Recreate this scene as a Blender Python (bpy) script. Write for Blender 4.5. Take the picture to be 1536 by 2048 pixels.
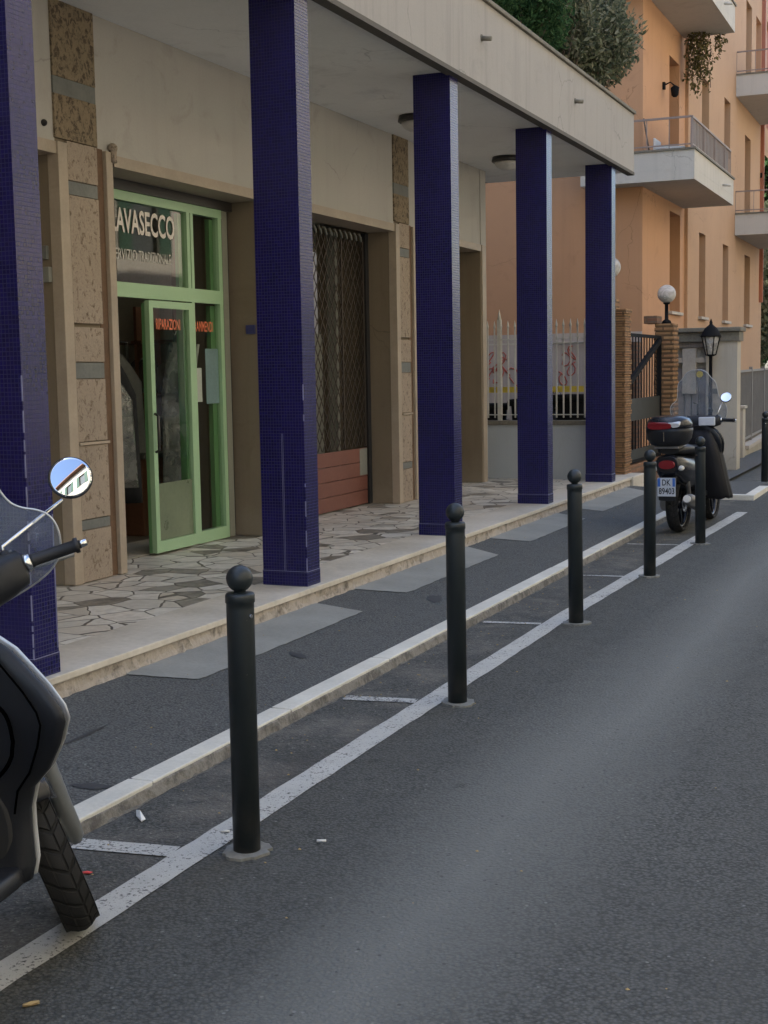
import bpy, bmesh, math, random
import numpy as np
from mathutils import Vector, Matrix
for o in list(bpy.data.objects): bpy.data.objects.remove(o)
S = bpy.context.scene
COL = S.collection
PI = math.pi
R = math.radians

# ------------------------------------------------------------------ camera
YAW, PITCH, ROLL, CH, FPX = .4034, .1033, -.0171, 1.6425, 2705.
fw = Vector((-math.sin(YAW)*math.cos(PITCH), math.cos(YAW)*math.cos(PITCH), -math.sin(PITCH)))
rt = Vector((math.cos(YAW), math.sin(YAW), 0)); up = rt.cross(fw)
r2 = rt*math.cos(ROLL)+up*math.sin(ROLL); u2 = up*math.cos(ROLL)-rt*math.sin(ROLL)
cd = bpy.data.cameras.new("camera"); cam = bpy.data.objects.new("camera", cd); COL.objects.link(cam)
mw = Matrix((r2, u2, -fw)).transposed().to_4x4(); mw.translation = (0, 0, CH); cam.matrix_world = mw
cd.sensor_fit = 'VERTICAL'; cd.sensor_height = 24; cd.lens = 24*FPX/2048; cd.clip_start = .05; cd.clip_end = 600
S.camera = cam
# ------------------------------------------------------------------ sky, sun, exposure
SUN_EL, SUN_AZ = R(42), R(262)      # azimuth of the sun clockwise from +Y: it stands over the roofs on the left
w = bpy.data.worlds.new("World"); S.world = w; w.use_nodes = True
nt = w.node_tree; bg = nt.nodes['Background']; sky = nt.nodes.new('ShaderNodeTexSky')
sky.sky_type = 'NISHITA'; sky.sun_disc = False; sky.sun_elevation = SUN_EL; sky.sun_rotation = SUN_AZ
sky.air_density = 1.0; sky.dust_density = 2.5; sky.ozone_density = 1.0
nt.links.new(sky.outputs[0], bg.inputs[0]); bg.inputs[1].default_value = .15
sd = Vector((math.sin(SUN_AZ)*math.cos(SUN_EL), math.cos(SUN_AZ)*math.cos(SUN_EL), math.sin(SUN_EL)))
sl = bpy.data.lights.new("sun", 'SUN'); sl.energy = 3.6; sl.angle = R(.5); sl.color = (1, .93, .82)
so = bpy.data.objects.new("sun", sl); COL.objects.link(so); so.rotation_euler = sd.to_track_quat('Z', 'Y').to_euler()
so.location = (-20, 0, 30)
S.view_settings.view_transform = 'Standard'; S.view_settings.look = 'None'; S.view_settings.gamma = 1
S.view_settings.exposure = 2.18
try: S.cycles.max_bounces = 8; S.cycles.transparent_max_bounces = 12
except Exception: pass

# ------------------------------------------------------------------ node helpers
class NT:
    def __init__(s, name):
        s.m = bpy.data.materials.new(name); s.m.use_nodes = True; s.t = s.m.node_tree
        s.b = s.t.nodes['Principled BSDF']; s.out = s.t.nodes['Material Output']; s._g = None; s._tc = None
    def n(s, t, **k):
        x = s.t.nodes.new('ShaderNode'+t)
        for a, v in k.items(): setattr(x, a, v)
        return x
    def l(s, a, b): s.t.links.new(a, b)
    def inp(s, node, idx, v):
        if hasattr(v, 'is_linked') or isinstance(v, bpy.types.NodeSocket): s.l(v, node.inputs[idx])
        else: node.inputs[idx].default_value = v
    def pos(s):
        if not s._g: s._g = s.n('NewGeometry')
        return s._g.outputs['Position']
    def obj(s):
        if not s._tc: s._tc = s.n('TexCoord')
        return s._tc.outputs['Object']
    def uv(s):
        if not s._tc: s._tc = s.n('TexCoord')
        return s._tc.outputs['UV']
    def scaled(s, v, sc):
        x = s.n('VectorMath', operation='MULTIPLY'); s.inp(x, 0, v); x.inputs[1].default_value = sc; return x.outputs[0]
    def noise(s, v, scale, detail=4, rough=.55, dist=0):
        x = s.n('TexNoise'); s.l(v, x.inputs['Vector']); x.inputs['Scale'].default_value = scale
        x.inputs['Detail'].default_value = detail; x.inputs['Roughness'].default_value = rough; x.inputs['Distortion'].default_value = dist
        return x.outputs[0]
    def vor(s, v, scale, feature='F1', out='Distance', rnd=1):
        x = s.n('TexVoronoi', feature=feature); s.l(v, x.inputs['Vector']); x.inputs['Scale'].default_value = scale
        x.inputs['Randomness'].default_value = rnd
        return x.outputs[out]
    def ramp(s, f, stops):
        x = s.n('ValToRGB'); s.l(f, x.inputs[0]); e = x.color_ramp.elements
        while len(e) < len(stops): e.new(.5)
        for q, (p, c) in zip(e, stops):
            q.position = p
            q.color = (c, c, c, 1) if isinstance(c, (int, float)) else (*c, 1)
        return x.outputs[0]
    def mix(s, f, a, b, mode='MIX'):
        x = s.n('Mix', data_type='RGBA', blend_type=mode)
        s.inp(x, 0, f)
        for i, v in ((6, a), (7, b)):
            if isinstance(v, tuple): v = (*v, 1) if len(v) == 3 else v
            s.inp(x, i, v)
        return x.outputs[2]
    def math(s, op, a, b=0., c=None):
        x = s.n('Math', operation=op); s.inp(x, 0, a); s.inp(x, 1, b)
        if c is not None: s.inp(x, 2, c)
        return x.outputs[0]
    def sep(s, v):
        x = s.n('SeparateXYZ'); s.l(v, x.inputs[0]); return x.outputs
    def bump(s, h, strength=.3, dist=.01, normal=None):
        x = s.n('Bump'); s.l(h, x.inputs['Height']); x.inputs['Strength'].default_value = strength; x.inputs['Distance'].default_value = dist
        if normal is not None: s.l(normal, x.inputs['Normal'])
        s.l(x.outputs[0], s.b.inputs['Normal']); return x.outputs[0]
    def set(s, col=None, rough=None, metal=None, spec=None):
        if col is not None: s.inp(s.b, 'Base Color', (*col, 1) if isinstance(col, tuple) and len(col) == 3 else col)
        if rough is not None: s.inp(s.b, 'Roughness', rough)
        if metal is not None: s.inp(s.b, 'Metallic', metal)
        if spec is not None: s.inp(s.b, 'Specular IOR Level', spec)
        return s
def mul(c, k): return tuple(min(1, v*k) for v in c)
def simple(name, col, rough=.6, var=.18, scale=2.5, fine=40, metal=0, bump=.0, bscale=80, spec=.5, local=False, col2=None, stretch=None):
    N = NT(name); p = N.obj() if local else N.pos()
    if stretch: p = N.scaled(p, stretch)
    a = N.noise(p, scale, 5); b = N.noise(p, fine, 3)
    f = N.math('MULTIPLY_ADD', a, .65, N.math('MULTIPLY', b, .35))
    c = N.mix(N.ramp(f, [(.3, 0.), (.7, 1.)]), mul(col, 1-var), col2 or mul(col, 1+var))
    N.set(c, N.math('MULTIPLY_ADD', a, .2, rough-.1), metal, spec)
    if bump: N.bump(N.noise(p, bscale, 3), bump, .004)
    return N.m

MT = {}
# asphalt of the road
def asphalt(name, base, band=None, cr=.0, patchy=.12):
    N = NT(name); p = N.pos()
    ag = N.vor(p, 78); ag2 = N.noise(p, 115, 3, .75); big = N.noise(p, .7, 4, .6); mid = N.noise(p, 6, 5, .6)
    c = N.mix(N.ramp(ag, [(.12, 0.), (.75, 1.)]), mul(base, 1.5), mul(base, .45))
    c = N.mix(N.ramp(ag2, [(.58, 0.), (.70, .7)]), c, mul(base, 2.3))
    c = N.mix(N.ramp(ag2, [(.31, .8), (.41, 0.)]), c, mul(base, .35))
    c = N.mix(N.ramp(big, [(.35, 0.), (.7, .5)]), c, mul(base, 1-patchy*2.2))
    c = N.mix(N.ramp(mid, [(.4, 0.), (.75, .35)]), c, mul(base, 1+patchy*2))
    if band:
        x = N.sep(p)[0]; wob = N.math('MULTIPLY_ADD', N.noise(N.scaled(p, (1, .25, 1)), 1.3, 3), .5, -.25)
        d = N.math('ABSOLUTE', N.math('SUBTRACT', N.math('ADD', x, wob), band[0]))
        c = N.mix(N.ramp(d, [(0., band[2]), (band[1], 0.)]), c, mul(base, 2.1))
        x2 = N.math('ADD', x, wob); c = N.mix(N.ramp(N.math('ADD', x2, 1.0), [(.05, 0.), (.55, .25)]), c, mul(base, .55))
    # hairline cracks, tar drips, polished stones
    wv = N.n('VectorMath', operation='ADD'); N.l(p, wv.inputs[0]); nn = N.n('TexNoise'); N.l(p, nn.inputs['Vector']); nn.inputs['Scale'].default_value = 2.2; nn.inputs['Detail'].default_value = 6
    N.l(N.scaled(nn.outputs['Color'], (.55, .55, 0)), wv.inputs[1]); ck = N.vor(wv.outputs[0], .55, 'DISTANCE_TO_EDGE')
    cm = N.math('MULTIPLY', N.ramp(ck, [(.0, 1.), (.004, 0.)]), N.ramp(N.noise(p, .9, 3), [(.55, 0.), (.62, .6)]))
    if not band: c = N.mix(cm, c, mul(base, .45))
    sp = N.vor(N.scaled(p, (1, .8, 1)), 1.9, 'F1'); c = N.mix(N.ramp(N.math('ADD', sp, N.math('MULTIPLY', N.noise(p, 14, 4), .16)), [(.10, .55), (.15, 0.)]), c, mul(base, .45))
    st = N.vor(p, 42, 'F1'); sc2 = N.sep(N.vor(p, 42, 'F1', 'Color'))[0]
    c = N.mix(N.math('MULTIPLY', N.ramp(st, [(.16, 1.), (.26, 0.)]), N.ramp(sc2, [(.955, 0.), (.97, .6)])), c, mul(base, 2.9))
    c = N.mix(N.math('MULTIPLY', N.ramp(st, [(.18, 1.), (.3, 0.)]), N.ramp(sc2, [(.0, .8), (.12, 0.)])), c, mul(base, .3))
    if band:
        xs = N.sep(p)[0]; g = N.ramp(N.math('ABSOLUTE', N.math('ADD', xs, 2.66)), [(.12, 1.), (.30, 0.)]); dn = N.noise(p, 2.6, 6, .75, .4)
        c = N.mix(N.math('MULTIPLY', g, N.ramp(dn, [(.45, 0.), (.68, .75)])), c, (.17, .155, .135))
        c = N.mix(N.math('MULTIPLY', g, N.ramp(N.noise(p, 38, 4, .8), [(.58, 0.), (.66, .8)])), c, (.27, .25, .22))
        c = N.mix(N.math('MULTIPLY', g, N.ramp(N.noise(p, 1.7, 5, .7), [(.5, 0.), (.7, .55)])), c, (.045, .042, .040))
    N.set(c, .88, 0, .35)
    N.bump(N.math('ADD', ag, N.math('MULTIPLY', ag2, 1.2)), .8, .006); return N.m
MT['road'] = asphalt('road_asphalt', (.073, .0745, .069), band=(-1.45, .46, .66))
MT['walk'] = asphalt('pavement_asphalt', (.098, .100, .097), patchy=.08)
# worn white road paint, wear has holes down to the asphalt
def paint(name, thr):
    N = NT(name); p = N.pos()
    n1 = N.noise(p, 70, 4, .7); n2 = N.noise(p, 5, 3); f = N.math('ADD', n1, N.math('MULTIPLY_ADD', n2, .3, -.15))
    m = N.ramp(f, [(thr, 0.), (thr+.05, 1.)])
    c = N.mix(m, (.075, .075, .075), N.mix(N.noise(p, 9, 4), (.33, .33, .31), (.48, .475, .445)))
    N.set(c, .8, 0, .3); N.bump(N.vor(p, 150), .4, .003); return N.m
MT['paint'] = paint('worn_road_paint', .37)
MT['paint_thin'] = paint('faded_road_paint', .42)
MT['kerb'] = simple('kerb_travertine', (.56, .54, .475), .8, .16, 3, 60, bump=.3, bscale=50)
def grime_stone(name, base, dark, thr=.5, sc=7):
    N = NT(name); p = N.pos()
    a = N.noise(p, sc, 6, .7); b = N.noise(p, 60, 3)
    c = N.mix(b, mul(base, .8), mul(base, 1.15)); c = N.mix(N.ramp(a, [(thr, 0.), (thr+.15, .85)]), c, dark)
    N.set(c, .85, 0, .3); N.bump(a, .8, .02); return N.m
MT['riser'] = grime_stone('chipped_step_stone', (.38, .34, .30), (.10, .09, .08), .52, 9)
MT['kerbface'] = grime_stone('dirty_kerb_face', (.20, .188, .168), (.08, .074, .068), .46, 12)
MT['gutterdirt'] = grime_stone('gutter_dirt', (.135, .125, .108), (.06, .055, .05), .48, 16)
# crazy paving
def crazy():
    N = NT('crazy_paving'); p = N.pos()
    q = N.n('VectorMath', operation='ADD'); N.l(N.scaled(p, (1, 1, 0)), q.inputs[0])
    nz = N.n('TexNoise'); N.l(p, nz.inputs['Vector']); nz.inputs['Scale'].default_value = 5
    N.l(N.scaled(nz.outputs['Color'], (.06, .06, 0)), q.inputs[1]); v = q.outputs[0]
    e = N.vor(v, 4.3, 'DISTANCE_TO_EDGE'); cid = N.vor(v, 4.3, 'F1', 'Color')
    cs = N.sep(cid)
    slab = N.mix(cs[0], (.56, .53, .47), (.80, .77, .70)); slab = N.mix(N.ramp(cs[1], [(.5, 0.), (1, .55)]), slab, (.46, .36, .27))
    slab = N.mix(N.ramp(cs[2], [(.85, 0.), (.86, 1.)]), slab, (.10, .085, .07))
    slab = N.mix(N.ramp(N.noise(p, 14, 5, .65), [(.35, .5), (.65, 0.)]), slab, (.38, .35, .29))
    slab = N.mix(N.ramp(N.noise(p, 1.1, 4), [(.4, 0.), (.7, .45)]), slab, (.46, .43, .37))
    jn = N.noise(p, 3.1, 3); w_ = N.math('MULTIPLY_ADD', jn, .05, -.008)
    j = N.ramp(N.math('SUBTRACT', e, w_), [(.0, 1.), (.012, 0.)])
    c = N.mix(j, slab, N.mix(jn, (.06, .052, .045), (.19, .17, .14)))
    N.set(c, N.math('MULTIPLY_ADD', N.noise(p, 6, 3), .3, .32), 0, .5); N.bump(N.ramp(e, [(0., 0.), (.03, 1.)]), .25, .006); return N.m
MT['crazy'] = crazy()
MT['band'] = simple('beige_stone_border', (.50, .45, .37), .55, .18, 2, 25, col2=(.62, .57, .49), bump=.15)
MT['patch'] = simple('cement_patch', (.235, .235, .215), .9, .2, 3, 50, bump=.3)
MT['tar'] = simple('dark_tar_stain', (.035, .035, .036), .7, .3, 12)
# blue glass mosaic on the columns
def mosaic():
    N = NT('blue_mosaic'); uv = N.uv()
    b = N.n('TexBrick', offset=0.); N.l(uv, b.inputs['Vector']); b.inputs['Scale'].default_value = 1
    b.inputs['Brick Width'].default_value = .0205; b.inputs['Row Height'].default_value = .0205; b.inputs['Mortar Size'].default_value = .0015
    b.inputs['Color1'].default_value = (.0035, .003, .040, 1); b.inputs['Color2'].default_value = (.0085, .0065, .086, 1)
    b.inputs['Mortar'].default_value = (.013, .014, .068, 1); b.inputs['Bias'].default_value = -.1
    n = N.noise(N.pos(), 3, 4, .6)
    c = N.mix(N.ramp(n, [(.35, 0.), (.7, .5)]), b.outputs['Color'], (.012, .008, .085))
    sp = N.noise(N.scaled(N.pos(), (1, 1, 1)), 9, 5, .7)
    c = N.mix(N.ramp(sp, [(.74, 0.), (.77, .5)]), c, (.07, .06, .13))
    N.set(c, N.math('MULTIPLY_ADD', b.outputs['Fac'], .4, .22), 0, .42)
    N.bump(N.math('ADD', N.math('MULTIPLY', b.outputs['Fac'], -1.), N.math('MULTIPLY', N.noise(N.pos(), 45, 2), .9)), .35, .002); return N.m
MT['mosaic'] = mosaic()
MT['grout'] = simple('pale_grout', (.17, .17, .27), .8, .25, 8)
# plasters
def plaster(name, col, streak=.25, dirt=(.18, .15, .12), bottom=None, vert=True):
    N = NT(name); p = N.pos()
    a = N.noise(p, .9, 4, .6); st = N.noise(N.scaled(p, (7, 7, .35)), 1, 5, .65); f = N.noise(p, 60, 3)
    c = N.mix(a, mul(col, .90), mul(col, 1.10)); c = N.mix(N.ramp(st, [(.52, 0.), (.78, streak)]), c, dirt)
    c = N.mix(N.ramp(f, [(.3, .15), (.6, 0.)]), c, mul(col, .7))
    wv = N.n('VectorMath', operation='ADD'); N.l(p, wv.inputs[0]); nn = N.n('TexNoise'); N.l(p, nn.inputs['Vector']); nn.inputs['Scale'].default_value = 1.6; nn.inputs['Detail'].default_value = 5
    N.l(N.scaled(nn.outputs['Color'], (.6, .6, .6)), wv.inputs[1]); ck = N.vor(wv.outputs[0], .5, 'DISTANCE_TO_EDGE')
    c = N.mix(N.math('MULTIPLY', N.ramp(ck, [(.0, 1.), (.003, 0.)]), N.ramp(N.noise(p, .8, 3), [(.5, 0.), (.57, .6)])), c, mul(col, .45))
    bl = N.noise(p, 2.4, 6, .7, .8); c = N.mix(N.ramp(bl, [(.56, 0.), (.74, .3)]), c, dirt)
    if bottom:
        z = N.sep(p)[2]; g = N.ramp(N.math('ADD', z, N.math('MULTIPLY', N.noise(p, 4, 5, .7), .5)), [(0, 0.), (1, 1.)])
        z2 = N.math('SUBTRACT', N.math('ADD', z, N.math('MULTIPLY', N.noise(p, 5, 5, .7), .6)), bottom[0])
        c = N.mix(N.ramp(z2, [(.15, .8), (.75, 0.)]), c, bottom[1])
    N.set(c, .88, 0, .25); N.bump(f, .25, .004); return N.m
MT['cream'] = plaster('cream_plaster', (.40, .38, .35), .12)
MT['ceil'] = plaster('grey_ceiling_plaster', (.80, .79, .76), .05)
MT['fascia'] = plaster('fascia_render', (.33, .31, .29), .55, (.19, .18, .17))
MT['orange'] = plaster('orange_render', (.49, .272, .15), .16, (.26, .13, .08))
MT['orange2'] = plaster('pale_orange_render', (.45, .28, .165), .14, (.29, .16, .10))
MT['dirtywhite'] = plaster('dirty_white_plaster', (.46, .40, .36), .5, (.26, .20, .17))
MT['jamb'] = plaster('brown_jamb_stone', (.185, .148, .105), .35, (.10, .078, .05), bottom=(.15, (.27, .23, .175)))
MT['tan'] = simple('tan_travertine_edge', (.33, .27, .205), .6, .15, 4, 50, bump=.1)
MT['balc'] = plaster('balcony_render', (.50, .47, .42), .3, (.27, .24, .21))
MT['lowwall'] = plaster('grey_blue_wall_render', (.40, .425, .44), .2, (.3, .3, .3))
MT['hut'] = plaster('hut_plaster', (.44, .40, .335), .4, (.25, .21, .17), bottom=(-.1, (.20, .18, .13)))
MT['creamfar'] = plaster('sunlit_cream_render', (.56, .51, .42), .12)
MT['brownfar'] = simple('brown_cornice', (.20, .10, .06), .8)
def pitted(name, col, dark, sc, th):
    N = NT(name); p = N.pos(); q = N.scaled(p, (1, 1, .8))
    a = N.noise(q, sc, 5, .75, .6); b = N.noise(p, 3, 3); f = N.noise(p, sc*3, 3)
    c = N.mix(b, mul(col, .85), mul(col, 1.12)); c = N.mix(N.ramp(f, [(.3, .35), (.6, 0.)]), c, mul(col, .6)); c = N.mix(N.ramp(a, [(th-.12, .9), (th, 0.)]), c, dark)
    N.set(c, .9, 0, .25); N.bump(a, .7, .015); return N.m
MT['pil'] = pitted('pitted_travertine', (.33, .268, .21), (.11, .078, .052), 24, .47)
MT['pilup'] = pitted('rough_tuff', (.25, .195, .13), (.06, .045, .032), 26, .52)
MT['slate'] = simple('grey_slate_band', (.135, .14, .13), .7, .25, 6, 40, bump=.3)
MT['gap'] = simple('dark_gap', (.012, .011, .012), .9)
MT['brownslot'] = simple('rusty_brown_slot', (.12, .068, .038), .8, .3, 5)
# shopfront
MT['green'] = simple('green_painted_aluminium', (.30, .455, .27), .38, .06, 2, 60)
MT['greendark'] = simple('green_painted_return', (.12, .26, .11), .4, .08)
MT['greystrip'] = simple('grey_metal_guide', (.20, .20, .16), .5, .1)
MT['bronze'] = simple('dark_bronze_header', (.03, .026, .024), .4)
MT['lettering'] = simple('cream_vinyl', (.62, .57, .50), .6, .05)
MT['letter2'] = simple('pale_vinyl', (.42, .41, .36), .6, .05)
MT['lettero'] = simple('orange_vinyl', (.62, .16, .07), .6, .05)
def glass(name, tint=(.85, .88, .86), ior=1.5, haze=0., hazecol=(.5, .55, .6), boost=1.0):
    N = NT(name); t = N.t; t.nodes.remove(N.b)
    tr = N.n('BsdfTransparent'); tr.inputs[0].default_value = (*tint, 1); gl = N.n('BsdfGlossy'); gl.inputs['Roughness'].default_value = .02
    fr = N.n('LayerWeight'); fr.inputs[0].default_value = .5
    f0 = ((ior-1)/(ior+1))**2
    m = N.n('MixShader'); N.l(N.math('MINIMUM', N.math('MULTIPLY', N.math('MULTIPLY_ADD', N.math('POWER', fr.outputs['Facing'], 4.), 1-f0, f0*1.9), boost), 1.), m.inputs[0]); N.l(tr.outputs[0], m.inputs[1]); N.l(gl.outputs[0], m.inputs[2])
    last = m.outputs[0]
    if haze:
        d = N.n('BsdfDiffuse'); d.inputs[0].default_value = (*hazecol, 1); m2 = N.n('MixShader')
        nz = N.noise(N.obj(), 7, 5, .6, .5); N.l(N.ramp(nz, [(.35, haze*.5), (.7, haze*1.6)]), m2.inputs[0]); N.l(last, m2.inputs[1]); N.l(d.outputs[0], m2.inputs[2]); last = m2.outputs[0]
    N.l(last, N.out.inputs[0]); return N.m
MT['glass'] = glass('window_glass', (.78, .82, .78), 1.55, 0, boost=.75)
MT['screen'] = glass('scratched_windscreen', (.80, .84, .90), 1.5, .30, (.30, .345, .42))
MT['globe'] = glass('clear_globe_glass', (.93, .93, .92), 1.3, .55, (.62, .60, .57), .6)
MT['redshutter'] = simple('rust_red_shutter', (.15, .052, .038), .55, .16, 2.5, 30, col2=(.185, .075, .055))
MT['lattice'] = simple('old_brown_lattice', (.052, .040, .032), .6, .25, 10, metal=.3)
MT['interior'] = simple('shop_wall', (.50, .48, .40), .9)
MT['intfloor'] = simple('shop_floor', (.22, .18, .14), .6)
MT['panelgrey'] = simple('grey_panel', (.20, .20, .175), .7)
# metals and vehicles
def chipped():
    N = NT('bollard_black_paint'); p = N.obj(); q = N.n('ObjectInfo'); v = N.n('VectorMath', operation='ADD'); N.l(p, v.inputs[0]); N.l(q.outputs['Location'], v.inputs[1]); p = v.outputs[0]
    a = N.noise(p, 5, 4); c = N.mix(a, (.009, .013, .015), (.018, .024, .027)); ch = N.noise(p, 34, 5, .75); c = N.mix(N.ramp(ch, [(.69, 0.), (.71, 1.)]), c, (.10, .085, .07))
    z = N.sep(N.obj())[2]; c = N.mix(N.math('MULTIPLY', N.ramp(z, [(0, 1.), (.22, 0.)]), N.ramp(N.noise(p, 12, 4), [(.4, 0.), (.7, .7)])), c, (.075, .07, .062))
    N.set(c, N.math('MULTIPLY_ADD', N.noise(p, 9, 4), .35, .28), 0, .4); N.bump(N.math('ADD', ch, N.noise(p, 9, 2)), .25, .002); return N.m
MT['bollard'] = chipped()
MT['cement'] = simple('cement_collar', (.17, .17, .155), .9, .25, 20, bump=.4)
MT['black'] = simple('black_plastic', (.013, .014, .017), .42, .15, 6, 120, local=True, bump=.15, bscale=400, spec=.3)
MT['blackgloss'] = simple('black_paint', (.010, .011, .015), .22, .1, 4, local=True, spec=.4)
MT['rubber'] = simple('rubber', (.014, .014, .014), .75, .2, 8, local=True)
MT['grip'] = simple('rubber_grip', (.010, .010, .012), .6, .1, 8, local=True)
MT['silver'] = simple('silver_paint', (.50, .51, .52), .35, .06, 5, metal=.35, local=True)
MT['forkgrey'] = simple('grey_fork_cover', (.17, .18, .185), .42, .1, 5, metal=.3, local=True)
MT['chrome'] = simple('chrome', (.62, .63, .65), .18, .05, 5, metal=1, local=True)
MT['mirror'] = NT('mirror_glass').set((.52, .55, .60), .01, 1.).m
MT['redlens'] = simple('red_lens', (.16, .010, .015), .2, .1, local=True)
MT['clearlens'] = simple('pale_lens', (.62, .60, .56), .25, .1, local=True)
MT['seam'] = simple('seam_black', (.001, .001, .001), .95, spec=0.)
MT['cloth'] = simple('black_canvas', (.009, .009, .011), .62, .3, 8, local=True, bump=.4, bscale=12, spec=.25)
MT['greypipe'] = simple('exhaust_grey', (.16, .155, .15), .45, .2, 8, metal=.5, local=True)
MT['platew'] = simple('plate_white', (.50, .52, .56), .4, .04, local=True)
MT['plateb'] = simple('plate_blue', (.03, .12, .42), .4, .05, local=True)
MT['ink'] = simple('black_ink', (.02, .02, .025), .6, .05, local=True)
def tyre():
    N = NT('tyre_tread'); uv = N.uv(); s = N.sep(uv)
    v = N.math('ABSOLUTE', N.math('SUBTRACT', s[1], .5)); u = N.math('ADD', N.math('MULTIPLY', s[0], 30.), N.math('MULTIPLY', v, 3.2))
    saw = N.math('FRACT', u); g = N.ramp(saw, [(0, 0.), (.12, 0.), (.2, 1.), (.92, 1.), (1, 0.)])
    g2 = N.math('FRACT', N.math('MULTIPLY', v, 7.)); g2 = N.ramp(g2, [(0, 0.), (.15, 1.), (.9, 1.)])
    h = N.math('MINIMUM', g, g2); c = N.mix(h, (.003, .003, .003), (.013, .013, .014))
    N.set(c, .8, 0, .4); N.bump(h, 1., .012); return N.m
MT['tyre'] = tyre()
# far things
MT['whitemetal'] = simple('white_painted_iron', (.50, .48, .43), .6, .12, 10)
MT['blackiron'] = simple('black_iron', (.010, .010, .011), .8, spec=.1)
MT['greyiron'] = simple('grey_fence_iron', (.20, .185, .17), .6, .15, 4)
MT['rail'] = simple('faded_rail_paint', (.26, .20, .17), .6, .15, 6)
MT['railgrey'] = simple('rail_mesh_panel', (.22, .20, .19), .7, .2, 3, stretch=(1, 6, 1))
MT['coping'] = simple('weathered_coping', (.16, .145, .115), .9, .3, 5, bump=.3)
MT['driptrim'] = simple('dark_drip_edge', (.085, .075, .062), .8, .2)
MT['shutterbrown'] = simple('brown_shutter', (.13, .066, .043), .7, .45, 1, 9, stretch=(1, 1, 9), bump=.5, bscale=3)
MT['louvre'] = simple('louvre_glass', (.10, .11, .105), .35, .2, 4)
MT['sill'] = simple('pale_sill', (.42, .37, .31), .8)
MT['redshut'] = simple('reddish_shutter', (.36, .13, .075), .6)
MT['wood'] = simple('weathered_grey_wood', (.25, .215, .195), .8, .25, 2.5, 18, stretch=(14, 14, .8), bump=.3, bscale=20)
MT['yellow'] = simple('yellow_band', (.60, .45, .06), .6)
MT['graffiti'] = simple('red_spray_paint', (.42, .10, .075), .7)
MT['darkgreen'] = simple('dark_green_sheet', (.02, .022, .02), .6)
MT['whiteplastic'] = simple('white_plastic', (.60, .58, .55), .5)
MT['blueplate'] = simple('blue_sign_enamel', (.035, .04, .13), .4)
MT['paper'] = simple('white_paper', (.66, .65, .62), .7)
MT['bluepaper'] = simple('pale_blue_poster', (.26, .36, .40), .6)
MT['red'] = simple('red_wrapper', (.55, .04, .03), .5)
MT['leafl'] = simple('dry_leaf', (.38, .27, .12), .8)
MT['bark'] = simple('bark', (.10, .075, .055), .9, .3, 8, bump=.6, bscale=20)
MT['plasticwrap'] = glass('plastic_garment_cover', (.75, .75, .75), 1.45, .35, (.40, .40, .40))
MT['cloth1'] = simple('grey_garment', (.16, .15, .14), .9); MT['cloth2'] = simple('dark_garment', (.03, .03, .035), .9)
MT['cloth3'] = simple('brown_garment', (.13, .06, .04), .9); MT['cloth4'] = simple('pale_garment', (.40, .40, .38), .9)
MT['woodcounter'] = simple('wood_counter', (.20, .09, .05), .6)
MT['shutgreen'] = simple('green_shutter', (.045, .10, .06), .6)
MT['whitelamp'] = simple('milky_lamp_glass', (.55, .53, .49), .4)
def brick(name, c1, c2, mortar, bw=.24, rh=.066, ms=.012):
    N = NT(name); b = N.n('TexBrick'); N.l(N.uv(), b.inputs['Vector']); b.inputs['Scale'].default_value = 1
    b.inputs['Brick Width'].default_value = bw; b.inputs['Row Height'].default_value = rh; b.inputs['Mortar Size'].default_value = ms
    b.inputs['Color1'].default_value = (*c1, 1); b.inputs['Color2'].default_value = (*c2, 1); b.inputs['Mortar'].default_value = (*mortar, 1)
    n = N.noise(N.pos(), 9, 5, .7); c = N.mix(N.ramp(n, [(.35, .6), (.65, 0.)]), b.outputs['Color'], mul(c1, .5))
    N.set(c, .9, 0, .25); N.bump(N.math('MULTIPLY', b.outputs['Fac'], -1.), .9, .012); return N.m
MT['brick'] = brick('thin_tan_brick', (.40, .235, .115), (.31, .16, .085), (.115, .075, .045))
MT['brick2'] = brick('old_brick', (.27, .15, .09), (.22, .11, .07), (.16, .12, .09))
def leaf(name, c1, c2, c3):
    N = NT(name); N.t.nodes.remove(N.b)
    g = N.n('ObjectInfo'); a = N.n('Attribute'); a.attribute_name = 'tint'
    c = N.ramp(a.outputs['Fac'], [(0, c1), (.5, c2), (1, c3)])
    d = N.n('BsdfDiffuse'); N.l(c, d.inputs[0]); tl = N.n('BsdfTranslucent'); N.l(c, tl.inputs[0])
    m = N.n('MixShader'); m.inputs[0].default_value = .3; N.l(d.outputs[0], m.inputs[1]); N.l(tl.outputs[0], m.inputs[2]); N.l(m.outputs[0], N.out.inputs[0]); return N.m
MT['leafdark'] = leaf('dark_green_foliage', (.022, .050, .022), (.04, .085, .036), (.08, .14, .06))
MT['leafolive'] = leaf('grey_green_foliage', (.06, .075, .045), (.13, .145, .09), (.28, .27, .19))
MT['leafvine'] = leaf('olive_vine_foliage', (.07, .07, .03), (.13, .12, .05), (.20, .16, .08))

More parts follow.
